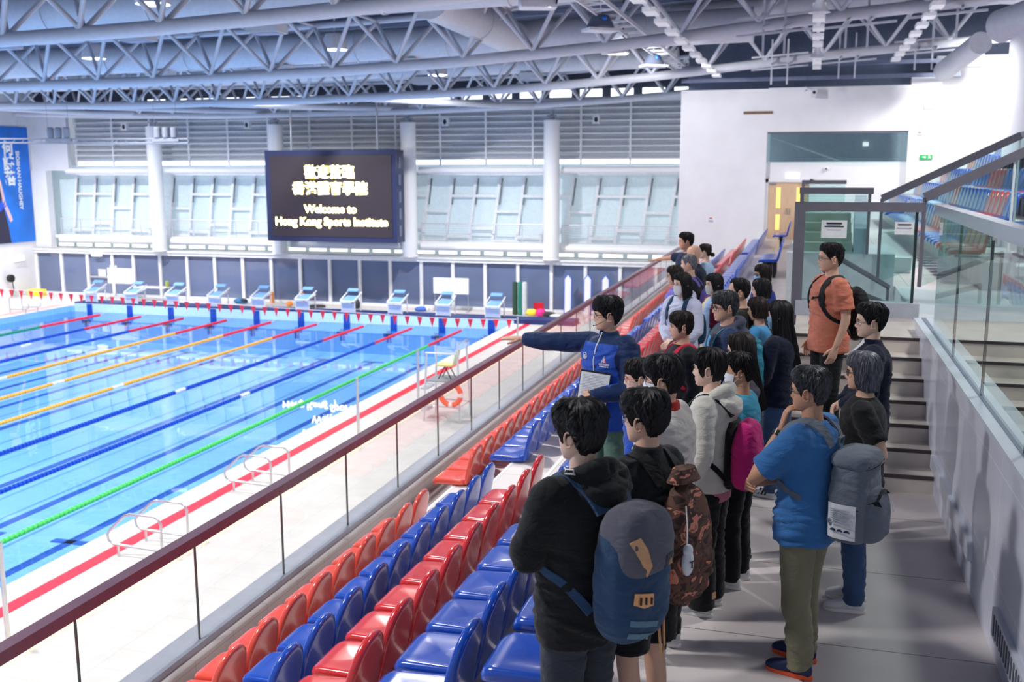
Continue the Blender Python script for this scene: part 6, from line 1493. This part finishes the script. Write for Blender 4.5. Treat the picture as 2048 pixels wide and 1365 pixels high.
P = person('woman with black bob and stone-coloured mask in maroon, yellow and pale blue', (-.96,11.3,0), 214, 1.59, 204, 2, 0, .98, M_SKIN3, ('bob',M_HAIRB,83), .018, 140, .25, ('layered_top',C_MAROON,dict(off=.028,paint=(lambda x,y,z: 1 if y > .0 and .02 < x < .10 else (2 if y > .0 and x <= .02 and x > -.1 else 0),[C_MAROON,C_YEL,C_PBLUE]))), ('trousers',C_CHAR), (M_SHB,M_SOLEB), mask=M_MASKG, **FAR)
person('man with receding black hair and a white mask in a black shirt', (-.60,9.85,0), 186, 1.69, 182, 2, 0, 1.02, M_SKIN, ('reced',M_HAIRB,85), .018, 160, .4, ('shirt',C_BLACK,dict(off=.026)), ('trousers',C_BLACK), (M_SHB,M_SOLEB), mask=M_MASKW, **FAR)
person('woman in sunglasses, blue mask and deep blue dress at the back of the group', (-.50,12.5,0), 206, 1.59, 196, 2, 0, 1.04, M_SKIN, ('bobs',M_HAIRDB,87), .022, 140, .4, ('dress',C_DRESS,dict(sl='short',off=.028,hem=.55)), ('trousers',C_BLACK), (M_SHB,M_SOLEB), glasses=(M_GLB,M_SUNL), mask=M_MASKB, **FAR)
person('dark-haired person in charcoal between the sunglasses woman and the long-haired woman', (-.44,10.9,0), 170, 1.585, 168, 2, 0, .98, M_SKIN, ('bobs',M_HAIRB,89), .020, 120, .4, ('top',C_CHAR,dict(off=.026)), ('trousers',C_BLACK), (M_SHB,M_SOLEB), **FAR)
person('shorter dark-haired person in sky blue top, tucked behind the long-haired woman', (-.42,9.72,0), 172, 1.53, 170, 4, 0, .95, M_SKIN, ('bobs',M_HAIRDB,91), .022, 120, .4, ('top',C_SKYB,dict(off=.026)), ('trousers',C_BLACK), (M_SHB,M_SOLEB), **FAR)
# --- woman with long black hair
P = person('woman with long straight black hair, blue mask, black jacket and jeans', (-.19,8.62,0), 158, 1.64, 166, 3, 0, .98, M_SKIN3, ('long',M_HAIRB,95), .022, 260, .2,
    ('jacket',C_NAVYD,dict(off=.028,hem=.82)), ('jeans',C_DENIM), (M_SHW,M_SOLEW,M_LACEW), ('clasp','clasp'), mask=M_MASKB)
for sh in [c for c in P['root'].children if c.name.startswith('shoe')]:
    x = sum(v.co.x for v in sh.data.vertices)/len(sh.data.vertices)
    for sd in (-1,1):
        for k in range(3): b_ = MB(); b_.bar((x+sd*.041, .02+.03*k, .03), (x+sd*.034, -.005+.03*k, .085), .006, .013, (0,1,0)); b_.build('stripe', M_SHB, sh, smooth=False)
# --- man on the stairs
P = person('young man in salmon orange t-shirt with arms hanging, standing on the stairs', (.20,9.42,.30), 204, 1.765, 192, 0, 0, 1.06, M_SKIN, ('crop',M_HAIRB,97), .022, 260, .6,
    ('t_shirt',C_ORANGE,dict(sl='short',off=.034,hem=.80,sr=.012,wr=.007)), ('trousers',C_BLACK,dict(r=.008)), (M_SHB,M_SOLEW), ('down','down'), glasses=(M_GLS,M_LENS))
B = on_person(P, 'backpack', 'black backpack on the young man in the salmon t-shirt', 'backpack')
pack_body(P, .31, .48, .19, 1.12, M_NYB, B, y0=-.15)
for sd in (-1,1): strap(P, sd, M_NYB, B, .062, .004, .95)
s = P['s']; mb = MB(); mb.tube([Vector(p)*s for p in ((-.10,.15,1.285),(-.045,.165,1.27),(-.01,.165,1.255))], .008, 6); mb.ball(Vector((-.045,.17,1.27))*s, .02,.01,.014); mb.build('chest_buckle', M_NYB, B)
# --- man in navy shirt
P = person('young man with glasses in navy collared shirt over white, beside the stairs', (.47,7.85,0), 182, 1.735, 184, 0, 0, 1.02, M_SKIN3, ('short',M_HAIRB,101), .030, 280, .7,
    ('shirt',C_NAVYD,dict(off=.032,hem=.74,sr=.014,collar=True,paint=(lambda x,y,z: 1 if y > .05 and abs(x) < .045 and z > 1.2 else 0,[C_NAVYD,C_WHITE]))), ('trousers',C_NAVYD), (M_SHB,M_SOLEW), ('clasp','clasp'), glasses=(M_GLS,M_LENS))
# --- silver-haired woman
P = person('woman with silver-streaked bob and glasses in black t-shirt and jeans', (.36,6.45,0), 176, 1.61, 178, 0, 0, 1.04, M_SKIN, ('bob',M_HAIRS,103), .026, 420, .35,
    ('t_shirt',C_BLACK,dict(sl='short',off=.028,hem=.84,sr=.006)), ('jeans',C_DENIM,dict(r=.006)), (M_SHW,M_SOLEW,M_LACEW), ('pocket','clasp'), (None,'relaxed'), glasses=(M_GLB,M_LENS), vox=.012, lw=.010, armpts=(((-.275,-.135,1.130),(-.215,.050,.960)),None))
# --- man in blue with his hand on his chin
P = person('man in mid-blue t-shirt and khaki trousers resting his chin on one hand', (.05,5.52,0), 158, 1.675, 160, 2, 0, 1.10, M_SKIN2, ('short',M_HAIRG,107), .026, 420, .6,
    ('t_shirt',C_BLUET,dict(sl='short',off=.034,hem=.77,sr=.014,wr=.008)), ('trousers',C_KHAKI,dict(r=.008,wr=.007)), (M_SHN,M_SOLEO,M_LACEO), ('chin','support'), (('chin',(.22,-.14,.96),(-.55,.80,.1)),('grip',(-.97,.2,.1),(0,1,.1))), glasses=(M_GLB,M_LENS), vox=.011,
    armpts=(((-.225,.215,1.120),(-.050,.140,1.385)),((.245,.075,1.095),(-.085,.255,1.065))), lw=.012, stance=.03)
s = P['s']; mb = MB(); w = Vector(P['joints'][-1][1])*s; e = Vector(P['joints'][-1][0])*s; d = (w-e).normalized(); mb.tube([w-d*.050, w-d*.022], .036*s, 18); mb.build('wristwatch', M_GLB, P['root'])
B = on_person(P, 'backpack', 'heather grey backpack with a printed leaflet in its side pocket', 'backpack')
pack_body(P, .33, .52, .22, 1.07, M_NYGR, B, y0=-.155, top=.95, boxy=4.2)
pack_body(P, .335, .11, .235, 1.285, M_NYGR, B, 'top_lid', y0=-.15, top=.8, boxy=3.0, keep='lid')
pack_body(P, .25, .33, .29, .99, M_NYGR, B, 'front_pocket', y0=-.155, top=.8, boxy=3.4, keep='pocket')
decal(P,'pocket','pocket_zip',[[(-.115+.23*i/8,.04+.05*math.sin(PI*i/8)),(-.115+.23*(i+1)/8,.04+.05*math.sin(PI*(i+1)/8)),(-.115+.23*(i+1)/8,.05+.05*math.sin(PI*(i+1)/8)),(-.115+.23*i/8,.05+.05*math.sin(PI*i/8))] for i in range(8)],(0,-.5,1.03),(1,0,0),(0,0,1),(0,1,0),M_NYB,B,.018)
decal(P,'lid','lid_zip',[[(-.15+.30*i/8,.0),(-.15+.30*(i+1)/8,.0),(-.15+.30*(i+1)/8,.008),(-.15+.30*i/8,.008)] for i in range(8)],(0,-.5,1.24),(1,0,0),(0,0,1),(0,1,0),M_NYB,B,.006)
decal(P,'pocket','zip_pull',[[(.03,-.03),(.042,-.03),(.042,.01),(.03,.01)]],(0,-.5,1.04),(1,0,0),(0,0,1),(0,1,0),M_SHW,B,.022)
mb = MB(); mb.tube([Vector(p)*s for p in ((-.03,-.17,1.335),(-.03,-.175,1.375),(.03,-.175,1.375),(.03,-.17,1.335))], .009, 6); mb.build('carry_handle', M_NYGR, B)
decal(P,'pack','side_pocket',rect(-.085,.085,-.13,.07,4),(-.5,-.255,.97),(0,-1,0),(0,0,1),(1,0,0),M_NYB,B,.004)
lf = decal(P,'pack','leaflet',rect(-.075,.075,-.09,.10,4),(-.5,-.255,.96),(0,-1,0),(0,0,1),(1,0,0),M_SHW,B,.012)
for k in range(3): decal(P,'pack','leaflet_picture',[[(-.038+.038*k+.016*math.cos(t),-.045+.014*math.sin(t)) for t in np.linspace(0,PI,9)]],(-.5,-.255,.96),(0,-1,0),(0,0,1),(1,0,0),C_JNAVY,lf,.018)
for k in range(7): decal(P,'pack','leaflet_line',rect(-.055,.05-.01*(k % 3),.07-.012*k,.074-.012*k,2),(-.5,-.255,.96),(0,-1,0),(0,0,1),(1,0,0),mat('print_grey', s2l(150,156,170), .6),lf,.018)
for sd in (-1,1): strap(P, sd, M_NYGR, B, .062, .004, .93)
